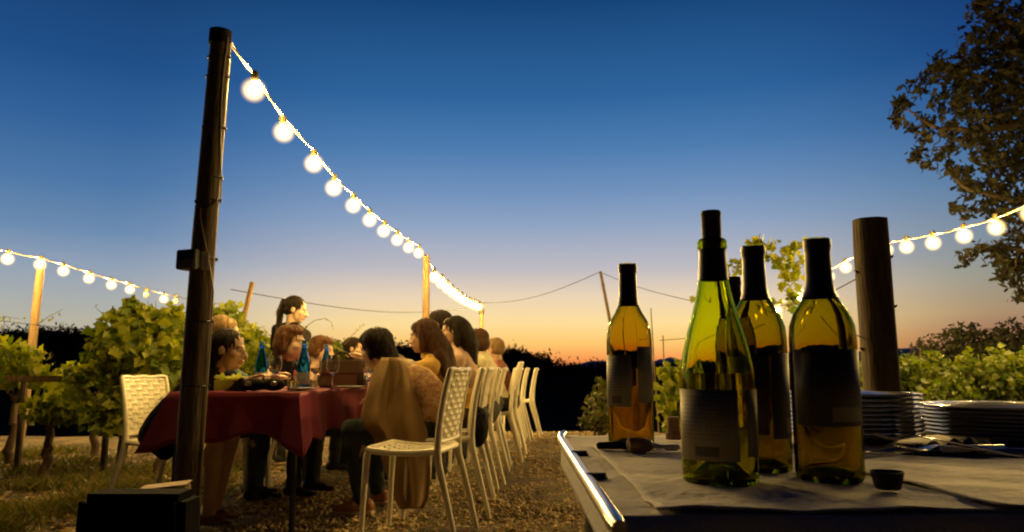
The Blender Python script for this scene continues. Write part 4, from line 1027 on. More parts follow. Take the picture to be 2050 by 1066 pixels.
    if hstyle == 'pony': hh(0, -.05, .0, .076, .06, .075)
    for c in (hair_extra or []):
        kind, p0, p1, r0, r1 = c
        if kind == 'w': # hanging lock, offsets from the head centre in facing, side, up
            q0 = H + HF * p0[0] + HS * p0[1] + Z * p0[2]; q1 = H + HF * p1[0] + HS * p1[1] + Z * p1[2]
            add_cap(bm, L(q0), L(q1), r0, r1)
    def strands(co, nn):
        rel = co - np.array(L(H)); ang = np.arctan2(rel[:, 1], rel[:, 0])
        w_ = np.sin(rel[:, 2] * 31 + ang * 3) * 1.1
        a = np.sin(ang * 13 + rel[:, 2] * 14 + w_) * .8 + np.sin(ang * 29 + 2 - rel[:, 2] * 19 + w_) * .6 + .4 * np.sin(ang * 53 + rel[:, 2] * 9)
        return co + nn * (a * .0026)[:, None]
    hobj = solid(bm, .0066, 'hair', hm, root, 2, disp=strands)
    # loose strands that break the outline
    me = hobj.data; vs = []; fs = []
    nv = len(me.vertices); nst = 260 if hstyle in ('short', 'crop') else 200
    for _ in range(nst):
        v_ = me.vertices[random.randrange(nv)]; p = v_.co; nr = v_.normal
        down = V((0, 0, -1)) if hstyle not in ('short', 'crop') else V((random.gauss(0, .4), random.gauss(0, .4), .1))
        tg = (down - nr * down.dot(nr)); 
        if tg.length < .1: continue
        tg.normalize(); ll = random.uniform(.02, .06) * (1 if hstyle in ('short', 'crop') else 1.5); wv = nr.cross(tg) * .0009; i0 = len(vs); lift = random.uniform(.002, .014)
        for q in range(4):
            f = q / 3; c = p + tg * ll * f + nr * (lift * f - .001) + V((random.gauss(0, .001), 0, -.01 * f * f)); vs += [tuple(c - wv * (1 - .7 * f)), tuple(c + wv * (1 - .7 * f))]
        for q in range(3): fs.append((i0 + 2 * q, i0 + 2 * q + 1, i0 + 2 * q + 3, i0 + 2 * q + 2))
    tag(np_mesh('hair_strands', vs, fs, hm, hobj), kind='stuff')
    if glasses:
        bm = bmesh.new()
        for s in (-1, 1):
            add_tube(bm, [L(h(s * .032 + .022 * math.cos(a), .100, .004 + .018 * math.sin(a))) for a in np.linspace(0, 6.28, 17)], .0018, 5, False); add_tube(bm, [L(h(s * .054, .098, .008)), L(h(s * .080, 0, .008))], .0018, 5)
        from_bm('glasses', bm, M['dark_metal'], root)
    root['_h'] = 0
    del root['_h']
    return root, H, L, dict(F=F, S=S, sh=sh, elb=elb, wrs=wrs, tor=tor, h=h)
ZT = .775
# left side
p1, H1, L1, i1 = person('person leaning over the table beside the tall post, dark ponytail and black jacket', (-2.10, 4.60, .50), (-1.78, 4.47, .855), (.95, -.20), head_yaw=8, head_pitch=-8, hair='dark', hstyle='pony', top='jacket_black', pants=None,
    head_off=(.10, -.03, .125), wr=((-1.50, 4.62, .80), (-1.52, 4.30, .80)), kn=((-1.70, 4.62, .50), (-1.72, 4.42, .50)), an=((-1.80, 4.66, .02), (-1.76, 4.48, .02)),
    hair_extra=[('w', (-.03, 0, .04), (-.085, 0, -.075), .082, .058), ('w', (-.05, 0, .06), (-.13, 0, .055), .045, .034), ('w', (-.13, 0, .055), (-.165, 0, -.08), .034, .044), ('w', (-.165, 0, -.08), (-.20, 0, -.22), .044, .036), ('w', (-.20, 0, -.22), (-.22, 0, -.34), .036, .012)], skin='skin', shoes='shoe_tan')
bm = bmesh.new(); pc_ = H1 + i1['F'] * -.105 + V((0, 0, .057)); add_tube(bm, [L1(pc_ + i1['S'] * .030 * math.cos(a) + V((0, 0, .030 * math.sin(a)))) for a in np.linspace(0, 6.28, 13)], .008, 6, False); from_bm('hair_tie', bm, M['red_cloth'], p1)
person('person with fluffy blond hair half hidden behind the dark ponytail, in a teal top', (-2.18, 5.25, .47), (-2.05, 5.22, .93), (.9, .4), head_yaw=10, hair='blond', hstyle='short', top='top_teal', skin='skin_pale', wr=((-1.66, 5.4, .80), (-1.62, 5.02, .82)),
    head_off=(.05, -.01, .17), hair_extra=[('w', (-.03, .03, .06), (-.03, -.03, .07), .075, .075)], pants='jeans')
person('person with short chestnut hair in black sleeveless top between bottles', (-1.90, 5.60, .50), (-1.665, 5.47, .90), (.93, -.25), head_yaw=6, head_pitch=-4, hair='chestnut', hstyle='bob', top='top_black', sleeve='none', skin='skin_pale',
    head_off=(.055, -.02, .155), k=1.05, wr=((-1.30, 5.75, .80), (-1.35, 5.2, .80)), hair_extra=[('w', (-.03, 0, .07), (.03, 0, .085), .065, .05), ('w', (-.07, 0, -.02), (-.085, 0, -.09), .062, .035)])
p4 = bpy.data.objects
person('person with wavy brown hair behind the tip of the third blue bottle', (-1.95, 6.85, .50), (-1.78, 6.8, .90), (1, -.05), head_yaw=-6, head_pitch=-14, hair='chestnut', hstyle='bob', top='top_peach', skin='skin_pale', head_off=(.06, -.01, .14), wr=((-1.42, 7.0, .80), (-1.42, 6.6, .80)),
    hair_extra=[('w', (-.05, 0, .05), (-.04, 0, -.04), .075, .06)])
w_, HW, LW, iw = person('person standing behind the guests with high ponytail and black t-shirt, looking down', (-2.30, 7.5, .85), (-2.205, 7.5, 1.275), (.55, .83), head_yaw=-52, head_pitch=-14, hair='dark', hstyle='pony', top='top_black', sleeve='half', stand=True, skin='skin_pale',
    k=1.1, female=False, head_off=(.03, -.02, .18), wr=((-2.2, 7.85, .95), (-1.98, 7.35, .97)), hair_extra=[('w', (-.06, 0, .08), (-.12, 0, .075), .035, .032), ('w', (-.12, 0, .075), (-.155, 0, -.03), .036, .040), ('w', (-.155, 0, -.03), (-.165, 0, -.20), .040, .022)])
bm = bmesh.new(); pc_ = HW + V((-.112, .01, .083)); add_tube(bm, [LW(pc_ + V((0, 1, 0)) * .030 * math.cos(a) + V((0, 0, .030 * math.sin(a)))) for a in np.linspace(0, 6.28, 13)], .008, 6, False); from_bm('hair_tie', bm, M['pale_label'], w_)
# right side
FR = (-.9957, .0926)
p6, H6, L6, i6 = person('person in a lace cardigan leaning over the table, dark bobbed hair, brown shawl', (-.445, 4.74, .515), (-.725, 4.72, .89), FR, head_yaw=-22, head_pitch=-22, hair='dark', hstyle='bob', top='lace', sleeve='wide', pants='jeans', shoes='shoe_tan',
    head_off=(-.14, .01, .105), wr=((-.84, 4.80, .66), (-.86, 4.96, .66)), kn=((-.97, 4.60, .50), (-.93, 4.88, .50)), an=((-.90, 4.62, .08), (-.86, 4.95, .08)), hair_extra=[('w', (-.06, 0, .02), (-.125, 0, -.075), .078, .055), ('w', (-.02, .03, .05), (-.02, -.03, .05), .085, .085)])
# shawl
rows_ = [(716, 764, 800), (728, 755, 812), (745, 746, 820), (780, 735, 830), (830, 722, 845), (852, 726, 852), (868, 742, 856), (900, 757, 860), (950, 773, 862), (1000, 790, 858), (1019, 800, 848)]
yy = np.linspace(716, 1019, 40); NU = 26; bm = bmesh.new(); G_ = []
for j, y in enumerate(yy):
    xl = np.interp(y, [r_[0] for r_ in rows_], [r_[1] for r_ in rows_]); xr = np.interp(y, [r_[0] for r_ in rows_], [r_[2] for r_ in rows_]); f = j / 39; row = []
    for i in range(NU + 1):
        u = i / NU
        dd = 4.49 - .065 * math.sin(math.pi * u) * (1 - .4 * f) + .016 * abs(math.sin(u * 8 + 1.3 * f + .5)) ** .6 * min(1, f * 2) + (.004 + .020 * f) * math.sin(u * 13 + f * 2.5) + .020 * math.sin(u * 7 + f * 6) * f + .004 * math.sin(u * 27 + f * 9) + .008 * math.sin(f * 19 + u * 6) * (1 - f) + .05 * (1 - f) ** 3
        row.append(bm.verts.new(L6(P(xl + (xr - xl) * u, y, dd))))
    G_.append(row)
for a_, b_ in zip(G_, G_[1:]):
    for i in range(NU): bm.faces.new((a_[i], b_[i], b_[i + 1], a_[i + 1]))
sh_ = from_bm('shawl', bm, M['shawl'], p6, True); mo = sh_.modifiers.new('thick', 'SOLIDIFY'); mo.thickness = .004
# hem of the cardigan falling over the hips
bm = bmesh.new(); F6 = i6['F']; S6 = i6['S']
for s in (-.10, -.03, .04, .11): add_ell(bm, L6(V((-.46, 4.74, .60)) + S6 * s + F6 * -.02), (.135, .095, .10), None, 3)
add_cap(bm, L6(V((-.60, 4.70, .78))), L6(V((-.44, 4.66, .62))), .12, .12)
solid(bm, .010, 'cardigan_hem', M['lace_hem'], p6, 3, disp=lambda co, nn: co + nn * (.004 * np.sin(co[:, 0] * 60 + co[:, 2] * 35))[:, None])
person('person with very long straight brown hair and a mustard top, back turned', (RX(2) + .135, RD(2), .515), (-.58, 5.36, .945), FR, head_yaw=-14, head_pitch=-10, hair='brown', hstyle='long', top='top_yellow', sleeve='half',
    head_off=(-.055, .0, .155), wr=((-1.0, 5.1, .95), (-1.1, 5.6, .79)), hair_extra=[('w', (-.06, 0, .0), (-.14, .01, -.12), .085, .088), ('w', (-.14, .01, -.12), (-.20, .02, -.30), .088, .062), ('w', (-.20, .02, -.30), (-.22, .03, -.42), .062, .022), ('w', (-.16, -.05, -.14), (-.23, -.04, -.38), .05, .02)])
person('person with long dark hair, glasses and a peach top', (RX(3) + .135, RD(3), .515), (-.44, 6.0, 1.00), FR, head_yaw=10, head_pitch=-6, hair='dark', hstyle='long', top='top_peach', sleeve='half', glasses=True,
    head_off=(-.03, .0, .165), wr=((-1.0, 5.8, .79), (-1.0, 6.3, .79)), hair_extra=[('w', (-.06, 0, .02), (-.13, 0, -.10), .085, .08), ('w', (-.13, 0, -.10), (-.15, 0, -.26), .078, .045)])
person('person taller than the others, dark tousled short hair, seen above the long haired women', (RX(4) + .095, RD(4), .54), (-.60, 6.66, 1.07), FR, head_yaw=-6, head_pitch=-6, hair='dark', hstyle='short', top='top_cream', female=False, k=1.06,
    head_off=(-.055, .0, .185), wr=((-1.0, 6.4, .79), (-1.0, 6.9, .79)))
person('person with brown hair and a loose pale shirt over blue, seen from behind', (RX(5) + .135, RD(5), .515), (-.30, 7.3, .985), FR, head_yaw=-20, hair='brown', hstyle='bob', top='top_cream', sleeve='half', head_off=(-.04, .0, .15), wr=((-.9, 7.1, .79), (-.9, 7.6, .79)), pants='trouser_dark')
person('person with short sandy hair in a rust print top, last seated guest on the right', (RX(6) + .135, RD(6), .515), (-.15, 7.93, .91), FR, head_yaw=-30, head_pitch=-8, hair='sandy', hstyle='crop', top='top_rust', sleeve='half', head_off=(-.035, .0, .155), wr=((-.75, 7.8, .79), (-.75, 8.2, .79)))
person('person far down the table on the left side, dark hair, mostly hidden', (-1.85, 8.2, .50), (-1.74, 8.1, .93), (1, 0), hair='dark', hstyle='short', top='top_black', female=False, head_off=(.03, 0, .15), wr=((-1.3, 8.3, .79), (-1.3, 7.9, .79)))

# black jacket hung over the left chair, hem falling beside the seat
bm = bmesh.new()
jr = [(738, 405, 440), (768, 362, 425), (800, 325, 420), (830, 297, 415), (860, 279, 400), (880, 274, 385), (895, 285, 360), (910, 308, 350), (921, 322, 334)]
G_ = []
for y in np.linspace(738, 921, 24):
    xl = np.interp(y, [r_[0] for r_ in jr], [r_[1] for r_ in jr]); xr = np.interp(y, [r_[0] for r_ in jr], [r_[2] for r_ in jr]); f = (y - 738) / 183; row = []
    for i in range(15):
        u = i / 14; row.append(bm.verts.new(P(xl + (xr - xl) * u, y, 4.36 - .05 * math.sin(math.pi * u) + .015 * math.sin(u * 14 + f * 3) + .04 * (1 - f))))
    G_.append(row)
for a_, b_ in zip(G_, G_[1:]):
    for i in range(14): bm.faces.new((a_[i], b_[i], b_[i + 1], a_[i + 1]))
jk = from_bm('jacket', bm, M['jacket_black'], None, True); jk.modifiers.new('thick', 'SOLIDIFY').thickness = .008
tag(jk, 'black jacket hanging down beside the left woven chair under the post', 'jacket')
# dark shoulder bag hanging behind the chairs
bg = P(957, 855, 5.1); bagr = empty('shoulder_bag', bg, 0, 'black shoulder bag hanging low between the backs of the occupied chairs', 'bag')
bm = bmesh.new(); add_ell(bm, (0, 0, 0), (.075, .13, .14)); add_box(bm, (0, 0, .04), (.10, .22, .16), None, .03); solid(bm, .01, 'pouch', M['jacket_black'], bagr, 3)
bm = bmesh.new(); add_tube(bm, [V((.0, -.08, .12)), V((.02, -.02, .28)), V((.0, .05, .40)), V((-.01, .10, .28)), V((0, .10, .12))], .006, 6); from_bm('strap', bm, M['jacket_black'], bagr, True)

# ------------------------------------------------------------------ things on the dining table
def at(px, d, z=.7445):
    x = (px - CX) / F_PX * (d * math.cos(PITCH) + (z - EYE) * math.sin(PITCH)); return V((x, d, z))
def blue_bottle(px, d, label):
    r_ = empty('water_bottle', at(px, d), random.random() * 6, label, 'bottle', 'blue glass water bottles'); bm = bmesh.new()
    o_ = [(0, .002), (.030, 0), (.037, .004), (.038, .015), (.038, .135), (.034, .165), (.022, .215), (.0155, .245), (.014, .262), (.0155, .264), (.0155, .270)]
    i_ = [(.0125, .270), (.0115, .245), (.019, .213), (.031, .163), (.035, .135), (.035, .015), (.030, .006), (0, .006)]
    lathe(bm, o_ + i_, 28); from_bm('bottle_body', bm, M['glass_blue'], r_, True)
    bm = bmesh.new(); lathe(bm, [(.0385, .028), (.0388, .03), (.0388, .100), (.0385, .102)], 28); from_bm('label', bm, M['blue_label'], r_, True)
    bm = bmesh.new(); lathe(bm, [(0, .272), (.0165, .272), (.0165, .292), (.013, .296), (0, .296)], 18); from_bm('cap', bm, M['blue_cap'], r_, True)
M['blue_label'] = mat('blue_paper_label', (0.14, 0.24, 0.38), 0.6, col2=(0.45, 0.5, 0.5), vscale=22)
M['blue_cap'] = mat('blue_cap', (0.02, 0.12, 0.30), 0.4)
def wine_glass(px, d, label, wine=True, z=.7445, s=1.0):
    r_ = empty('wine_glass', at(px, d, z), 0, label, 'glass', 'wine glasses on the red tables'); r_.scale = (s,) * 3; bm = bmesh.new()
    o_ = [(0, 0), (.034, 0), (.034, .0015), (.010, .005), (.0042, .012), (.0036, .05), (.004, .082), (.012, .090), (.030, .105), (.039, .130), (.040, .155), (.034, .205)]
    i_ = [(.0330, .205), (.0388, .155), (.0378, .131), (.029, .1075), (.011, .0935), (0, .0915)]
    lathe(bm, o_ + i_, 26); from_bm('glass_body', bm, M['glass_clear'], r_, True)
    if wine: bm = bmesh.new(); lathe(bm, [(0, .0925), (.0105, .0945), (.0285, .1083), (.0370, .128), (0, .128)], 26); from_bm('wine', bm, M['wine_white'], r_, True)
def tumbler(px, d, label, fill=.6):
    r_ = empty('tumbler', at(px, d), 0, label, 'glass', 'short tumblers on the red tables'); bm = bmesh.new(); lathe(bm, [(0, 0), (.030, 0), (.032, .003), (.036, .085), (.0345, .085), (.0305, .008), (0, .008)], 24); from_bm('glass_body', bm, M['glass_clear'], r_, True)
    bm = bmesh.new(); lathe(bm, [(0, .0085), (.0300, .0085), (.0300 + .004 * fill, .008 + .077 * fill), (0, .008 + .077 * fill)], 24); from_bm('wine', bm, M['wine_white'], r_, True)
blue_bottle(521, 4.78, 'blue water bottle nearest the ponytailed guest, left one of the three')
blue_bottle(606, 4.55, 'middle blue water bottle of the near table, in front of the chestnut haired guest')
blue_bottle(651, 5.35, 'blue water bottle whose neck shows just left of the brown handbag')
blue_bottle(742, 7.2, 'blue water bottle farther down the table')
wine_glass(549, 4.62, 'wine glass right of the left blue bottle'); wine_glass(665, 4.46, 'tall wine glass standing in front of the brown handbag', False)
wine_glass(630, 5.0, 'wine glass between the middle blue bottle and the handbag'); wine_glass(742, 5.3, 'wine glass between the handbag and the cardigan')
wine_glass(733, 5.9, 'wine glass behind the handbag on the right'); wine_glass(700, 6.6, 'wine glass on the second table'); wine_glass(780, 7.0, 'wine glass far down the row of tables'); wine_glass(700, 8.0, 'wine glass on the farthest table')
tumbler(586, 4.42, 'short tumbler of pale wine beside the black purse'); tumbler(626, 4.66, 'short tumbler of pale wine right of the middle blue bottle'); tumbler(726, 4.95, 'short tumbler at the right edge of the handbag'); tumbler(690, 6.1, 'short tumbler on the second table')
# bread basket
M['basket'] = leaf_mat('translucent_tray', (.74, .82, .5), (.74, .82, .5), .65)
c = at(462, 4.32); r_ = empty('bread_basket', c, .1, 'white square basket of bread with yellow napkin at the near left corner', 'basket')
bm = bmesh.new(); add_box(bm, (0, 0, .008), (.15, .13, .012), None, .004)
for s in (-1, 1): add_box(bm, (s * .074, 0, .034), (.006, .13, .054), None, .002); add_box(bm, (0, s * .064, .034), (.142, .006, .054), None, .002)
from_bm('tray', bm, M['basket'], r_)
for k, (x, y, z, a) in enumerate([(-.035, 0, .060, .3), (.03, .01, .062, -.5), (0, -.03, .058, .1), (.04, -.035, .055, 1.2)]):
    bm = bmesh.new(); add_ell(bm, (x, y, z), (.036, .026, .020), Matrix.Rotation(a, 3, 'Z'), 3)
    for v_ in bm.verts: v_.co += v_.co.normalized() * random.gauss(0, .0015)
    from_bm('bread', bm, M['bread'], r_, True)
bm = bmesh.new(); G_ = []
for j in range(12):
    row = []
    for i in range(16):
        u, v = i / 15 * 2 - 1, j / 11 * 2 - 1; row.append(bm.verts.new((u * .078, v * .067 - .004, .070 + .016 * math.sin(u * 5 + 1) * math.cos(v * 3) + .010 * math.sin(u * 11 + v * 7) - .012 * v)))
    G_.append(row)
for a_, b_ in zip(G_, G_[1:]):
    for i in range(15): bm.faces.new((a_[i], a_[i + 1], b_[i + 1], b_[i]))
nk = from_bm('napkin', bm, leaf_mat('yellow_napkin', (.72, .80, .36), (.74, .82, .38), .5), r_, True); nk.modifiers.new('thick', 'SOLIDIFY').thickness = .002
# black purse pair
c = at(527, 4.20); r_ = empty('purse', c, .05, 'black quilted purse with two metal clasps lying at the near table edge', 'purse')
for s, rot_ in ((-1, -.1), (1, .15)):
    bm = bmesh.new(); add_ell(bm, (s * .055, 0, .036), (.066, .05, .036), None, 3); add_box(bm, (s * .055, 0, .030), (.11, .08, .045), Matrix.Rotation(rot_, 3, 'Z'), .012)
    solid(bm, .006, 'pouch', M['jacket_black'], r_, 2)
for s in (-1, 1):
    bm = bmesh.new(); add_tube(bm, [V((s * .07, -.052, .042)) + V((.016 * math.cos(a), -.004 * math.sin(a), .010 * math.sin(a))) for a in np.linspace(0, 6.28, 15)], .003, 6, False); add_tube(bm, [(s * .07 - .018, -.056, .035), (s * .07 + .018, -.056, .05)], .003, 6); from_bm('clasp', bm, M['steel'], r_, True)
# handbag
c = at(684, 4.98); r_ = empty('handbag', c, .12, 'brown patterned handbag with thin dark handles standing on the red cloth', 'handbag')
bm = bmesh.new()
vs_ = [(-.155, -.06, 0), (.155, -.06, 0), (.155, .06, 0), (-.155, .06, 0), (-.125, -.035, .185), (.125, -.035, .190), (.125, .035, .190), (-.125, .035, .185)]
q_ = [bm.verts.new(v_) for v_ in vs_]
for f in ((0, 1, 5, 4), (1, 2, 6, 5), (2, 3, 7, 6), (3, 0, 4, 7), (4, 5, 6, 7), (3, 2, 1, 0)): bm.faces.new([q_[i] for i in f])
bmesh.ops.bevel(bm, geom=list(bm.edges), offset=.014, segments=3, affect='EDGES'); from_bm('bag_body', bm, M['bag_print'], r_, True)
bm = bmesh.new(); add_box(bm, (0, -.049, .095), (.292, .010, .012), Matrix.Rotation(R(-7.5), 3, 'X'), .003); from_bm('band', bm, M['bag_band'], r_)
bm = bmesh.new(); add_box(bm, (.03, -.055, .05), (.15, .006, .075), Matrix.Rotation(R(-7.5), 3, 'X'), .003); from_bm('pocket', bm, M['bag_band'], r_)
for s in (-1, 1): bm = bmesh.new(); add_tube(bm, [(-.065 + .13 * q / 8, s * .03, .182 + .055 * math.sin(math.pi * q / 8)) for q in range(9)], .005, 8); from_bm('handle', bm, M['dark_metal'], r_, True)
for i, (px, d) in enumerate([(600, 4.3), (700, 4.7), (640, 5.9)]):
    r_ = empty('plate', at(px, d), 0, ['white plate at the near edge under the tumblers', 'white plate beside the handbag near the cardigan', 'white plate on the second table'][i], 'plate', 'plates laid on the red tables')
    bm = bmesh.new(); lathe(bm, [(0, .004), (.06, .004), (.078, .009), (.10, .015), (.101, .0165), (.077, .011), (.06, .0065), (0, .0065)], 36); from_bm('plate_body', bm, M['porcelain'], r_, True)

# ------------------------------------------------------------------ serving table in front
SX0, SX1, SY0, SY1, SZ = .106, 1.75, .716, 1.54, .736
r_ = empty('serving_table', ((SX0 + SX1) / 2, (SY0 + SY1) / 2, 0), 0, 'serving table in the front right corner with a metal edge bar, under a pale cloth', 'table')
Ls = lambda p: V(p) - r_.location
bm = bmesh.new(); add_box(bm, Ls(((SX0 + SX1) / 2, (SY0 + SY1) / 2, SZ - .020)), (SX1 - SX0 - .014, SY1 - SY0 - .014, .030), None, .004); from_bm('table_top', bm, M['wood_pale'], r_)
for x in (SX0 + .05, SX1 - .05):
    for y in (SY0 + .05, SY1 - .05): bm = bmesh.new(); add_tube(bm, [Ls((x, y, 0)), Ls((x, y, SZ - .04))], .016, 12); from_bm('leg', bm, M['steel'], r_, True)
bm = bmesh.new(); a_, b_ = P(1123, 880, 1.49), P(1216, 1022, .75)
pts_ = [P(1131, 866, 1.54), P(1124, 872, 1.52), a_] + [a_.lerp(b_, k / 8) for k in range(1, 9)] + [P(1232, 1048, .70), P(1240, 1058, .685)]
add_tube(bm, [Ls(p) for p in pts_], [.005, .0075, .0080] + [.0085] * 8 + [.0090, .007], 16); from_bm('edge_bar', bm, M['steel'], r_, True)
for f in (.40, .74):
    q = a_.lerp(b_, f); bm = bmesh.new(); add_tube(bm, [Ls(q + V((-.001, 0, 0))), Ls(q + V((.018, 0, .001))), Ls(q + V((.026, 0, -.012)))], [.010, .010, .006], 10); from_bm('bracket', bm, M['dark_metal'], r_, True)
# cloth
def cloth_sheet(x0, x1, y0, y1, z, nx_, ny_, hang, wr_, name, label, mt_, seed, cat='tablecloth', th=.0015, skew=None):
    bm = bmesh.new(); rn = random.Random(seed); ph = [rn.uniform(0, 6) for _ in range(8)]
    xs_ = list(np.linspace(x0, x1, nx_)); ys_ = list(np.linspace(y0, y1, ny_))
    def hgt(x, y):
        a = .45 * x + .9 * y; v = 0
        v += math.sin(a * 38 + 2.1 * math.sin(x * 9 + ph[0]) + ph[1]) ** 3 * .55 + math.sin((x * .9 - y * .4) * 33 + 1.8 * math.sin(y * 12 + ph[2])) ** 5 * .6 + math.sin(y * 70 + 3 * math.sin(x * 7 + ph[3])) * .18 + abs(math.sin(x * 8.5 + ph[4])) ** 12 * .5
        return v * wr_
    Gm = []
    ext = [(i, j) for i in range(-hang[0], nx_ + hang[1]) for j in range(-hang[2], ny_ + hang[3])]
    G = {}
    st = .03
    for i, j in ext:
        xi = min(max(i, 0), nx_ - 1); yj = min(max(j, 0), ny_ - 1); x, y = xs_[xi], ys_[yj]; ox_ = i - xi; oy_ = j - yj
        n_ = max(abs(ox_), abs(oy_)); st = .0062 if (ox_ < 0 and oy_ >= 0) else .03; zz = z + (hgt(x, y) if n_ == 0 else hgt(x, y) * .3) - (st * n_ - (st * .55 if n_ else 0))
        k_ = (.002 if ox_ < 0 else .008) if n_ else 0
        wob = 0 if ox_ < 0 else .006 * math.sin(y * 40 + x * 33 + ph[5]) * min(n_, 4) / 2
        if skew and n_ == 0: x, y = skew(x, y)
        G[i, j] = bm.verts.new((x + (math.copysign(k_ + abs(ox_) * (.0002 if ox_ < 0 else .0015) + wob, ox_) if ox_ else 0), y + (math.copysign(k_ + abs(oy_) * .0015 + wob, oy_) if oy_ else 0), zz))
    for i, j in ext:
        if (i + 1, j) in G and (i, j + 1) in G and (i + 1, j + 1) in G: bm.faces.new((G[i, j], G[i + 1, j], G[i + 1, j + 1], G[i, j + 1]))
    o = from_bm(name, bm, mt_, None, True); mo = o.modifiers.new('thick', 'SOLIDIFY'); mo.thickness = th; mo.offset = 1
    return tag(o, label, cat)
cloth_sheet(SX0 - .002, SX1, SY0, SY1, SZ - .0025, 150, 90, (10, 10, 12, 0), .0012, 'tablecloth', 'pale wrinkled cloth covering the serving table and hanging down its side', M['white_cloth'], 3)
cloth_sheet(SX0 + .03, SX1 - .12, SY0 + .004, 1.32, SZ + .0022, 130, 64, (0, 0, 0, 0), .0022, 'table_runner', 'second crumpled cloth laid over the front part of the serving table', M['white_cloth'], 9, 'cloth')
M['white_cloth2'] = mat('paper_cloth', (0.66, 0.61, 0.5), 0.8, var=0.05, bump=0.3, bscale=70)
cloth_sheet(.45, .98, SY0 + .006, 1.1, SZ + .0065, 50, 44, (0, 0, 0, 0), .0022, 'napkin', 'loose pale cloth spread at the right front corner beside the small black cap', M['white_cloth2'], 21, 'napkin', skew=lambda x, y: (x - .10 * (y - .8), y + .05 * (x - .5)) if y > .7 else (x + .02, y))
TOPZ = SZ + .003

def label_mesh(r0, a0, a1, z0, z1, name, m_, parent):
    n_ = 24; me = bpy.data.meshes.new(name); v, f, uv = [], [], []
    for i in range(n_ + 1):
        a = R(a0 + (a1 - a0) * i / n_)
        for z in (z0, z1): v.append((r0 * math.cos(a), r0 * math.sin(a), z)); uv.append((i / n_, 0 if z == z0 else 1))
    for i in range(n_): f.append((2 * i, 2 * i + 2, 2 * i + 3, 2 * i + 1))
    me.from_pydata(v, [], f); ul = me.uv_layers.new(name='UVMap')
    for p in me.polygons:
        for li in p.loop_indices: ul.data[li].uv = uv[me.loops[li].vertex_index]
    me.shade_smooth(); o = link(name, me, m_, parent); mo = o.modifiers.new('t', 'SOLIDIFY'); mo.thickness = .0003; mo.offset = 1
    return o
def print_mat(name, base, ink, rows, dark_box=None, light_box=None):
    m = bpy.data.materials.new(name); m.use_nodes = True; nt = m.node_tree; n, l = nt.nodes, nt.links; b = n['Principled BSDF']; b.inputs['Roughness'].default_value = .6
    uv = n.new('ShaderNodeUVMap'); sp_ = n.new('ShaderNodeSeparateXYZ'); l.new(uv.outputs[0], sp_.inputs[0])
    def mm(op, a, b_=None, c=None):
        q = n.new('ShaderNodeMath'); q.operation = op
        for i, s in enumerate((a, b_, c)):
            if s is None: continue
            if isinstance(s, (int, float)): q.inputs[i].default_value = s
            else: l.new(s, q.inputs[i])
        return q.outputs[0]
    U_, V_ = sp_.outputs[0], sp_.outputs[1]
    row = mm('LESS_THAN', mm('FRACT', mm('MULTIPLY', V_, rows)), .42)
    nz = n.new('ShaderNodeTexNoise'); nz.inputs['Scale'].default_value = 1.0; mp = n.new('ShaderNodeCombineXYZ'); l.new(mm('MULTIPLY', U_, 60), mp.inputs[0]); l.new(mm('MULTIPLY', mm('FLOOR', mm('MULTIPLY', V_, rows)), 7.3), mp.inputs[1]); l.new(mp.outputs[0], nz.inputs['Vector'])
    txt = mm('MULTIPLY', row, mm('GREATER_THAN', nz.outputs[0], .45))
    def box(x0, x1, y0, y1): return mm('MULTIPLY', mm('MULTIPLY', mm('GREATER_THAN', U_, x0), mm('LESS_THAN', U_, x1)), mm('MULTIPLY', mm('GREATER_THAN', V_, y0), mm('LESS_THAN', V_, y1)))
    txt = mm('MULTIPLY', txt, box(.12, .88, .30, .93)); mask = mm('MULTIPLY', txt, .4)
    if dark_box: mask = mm('MAXIMUM', mask, mm('MULTIPLY', box(*dark_box), mm('ADD', .5, mm('MULTIPLY', .5, mm('GREATER_THAN', mm('FRACT', mm('MULTIPLY', U_, 47)), .45)))))
    mx = n.new('ShaderNodeMixRGB'); l.new(mask, mx.inputs[0]); mx.inputs[1].default_value = (*base, 1); mx.inputs[2].default_value = (*ink, 1); out = mx.outputs[0]
    if light_box:
        m2_ = n.new('ShaderNodeMixRGB'); l.new(box(*light_box), m2_.inputs[0]); l.new(out, m2_.inputs[1]); m2_.inputs[2].default_value = (.25, .2, .1, 1); out = m2_.outputs[0]
    l.new(out, b.inputs['Base Color']); return m
PM = {'pale': print_mat('pale_back_label', (.36, .30, .16), (.05, .04, .03), 17, (.38, .72, .06, .20)), 'plain': mat('front_label', (.30, .25, .15), .7),
      'dark': print_mat('dark_label', (.065, .048, .028), (.10, .075, .04), 15, None, (.42, .80, .06, .24)), 'brown': print_mat('brown_label', (.10, .06, .03), (.02, .015, .01), 15)}
BORD = dict(o=[(0, .012), (.012, .010), (.026, .001), (.033, 0), (.0365, .004), (.0372, .012), (.0372, .175), (.0360, .190), (.0310, .206), (.0225, .220), (.0170, .232), (.0150, .246), (.0140, .280), (.0138, .2855), (.0150, .287), (.0155, .293), (.0150, .3005), (.0140, .302)], body=.0372)
BURG = dict(o=[(0, .022), (.014, .018), (.030, .001), (.037, 0), (.0405, .004), (.0412, .013), (.0412, .118), (.0403, .135), (.0372, .155), (.0320, .178), (.0262, .200), (.0212, .220), (.0178, .238), (.0160, .254), (.0148, .280), (.0148, .284), (.0165, .286), (.0168, .294), (.0150, .2975), (.0140, .298)], body=.0412)
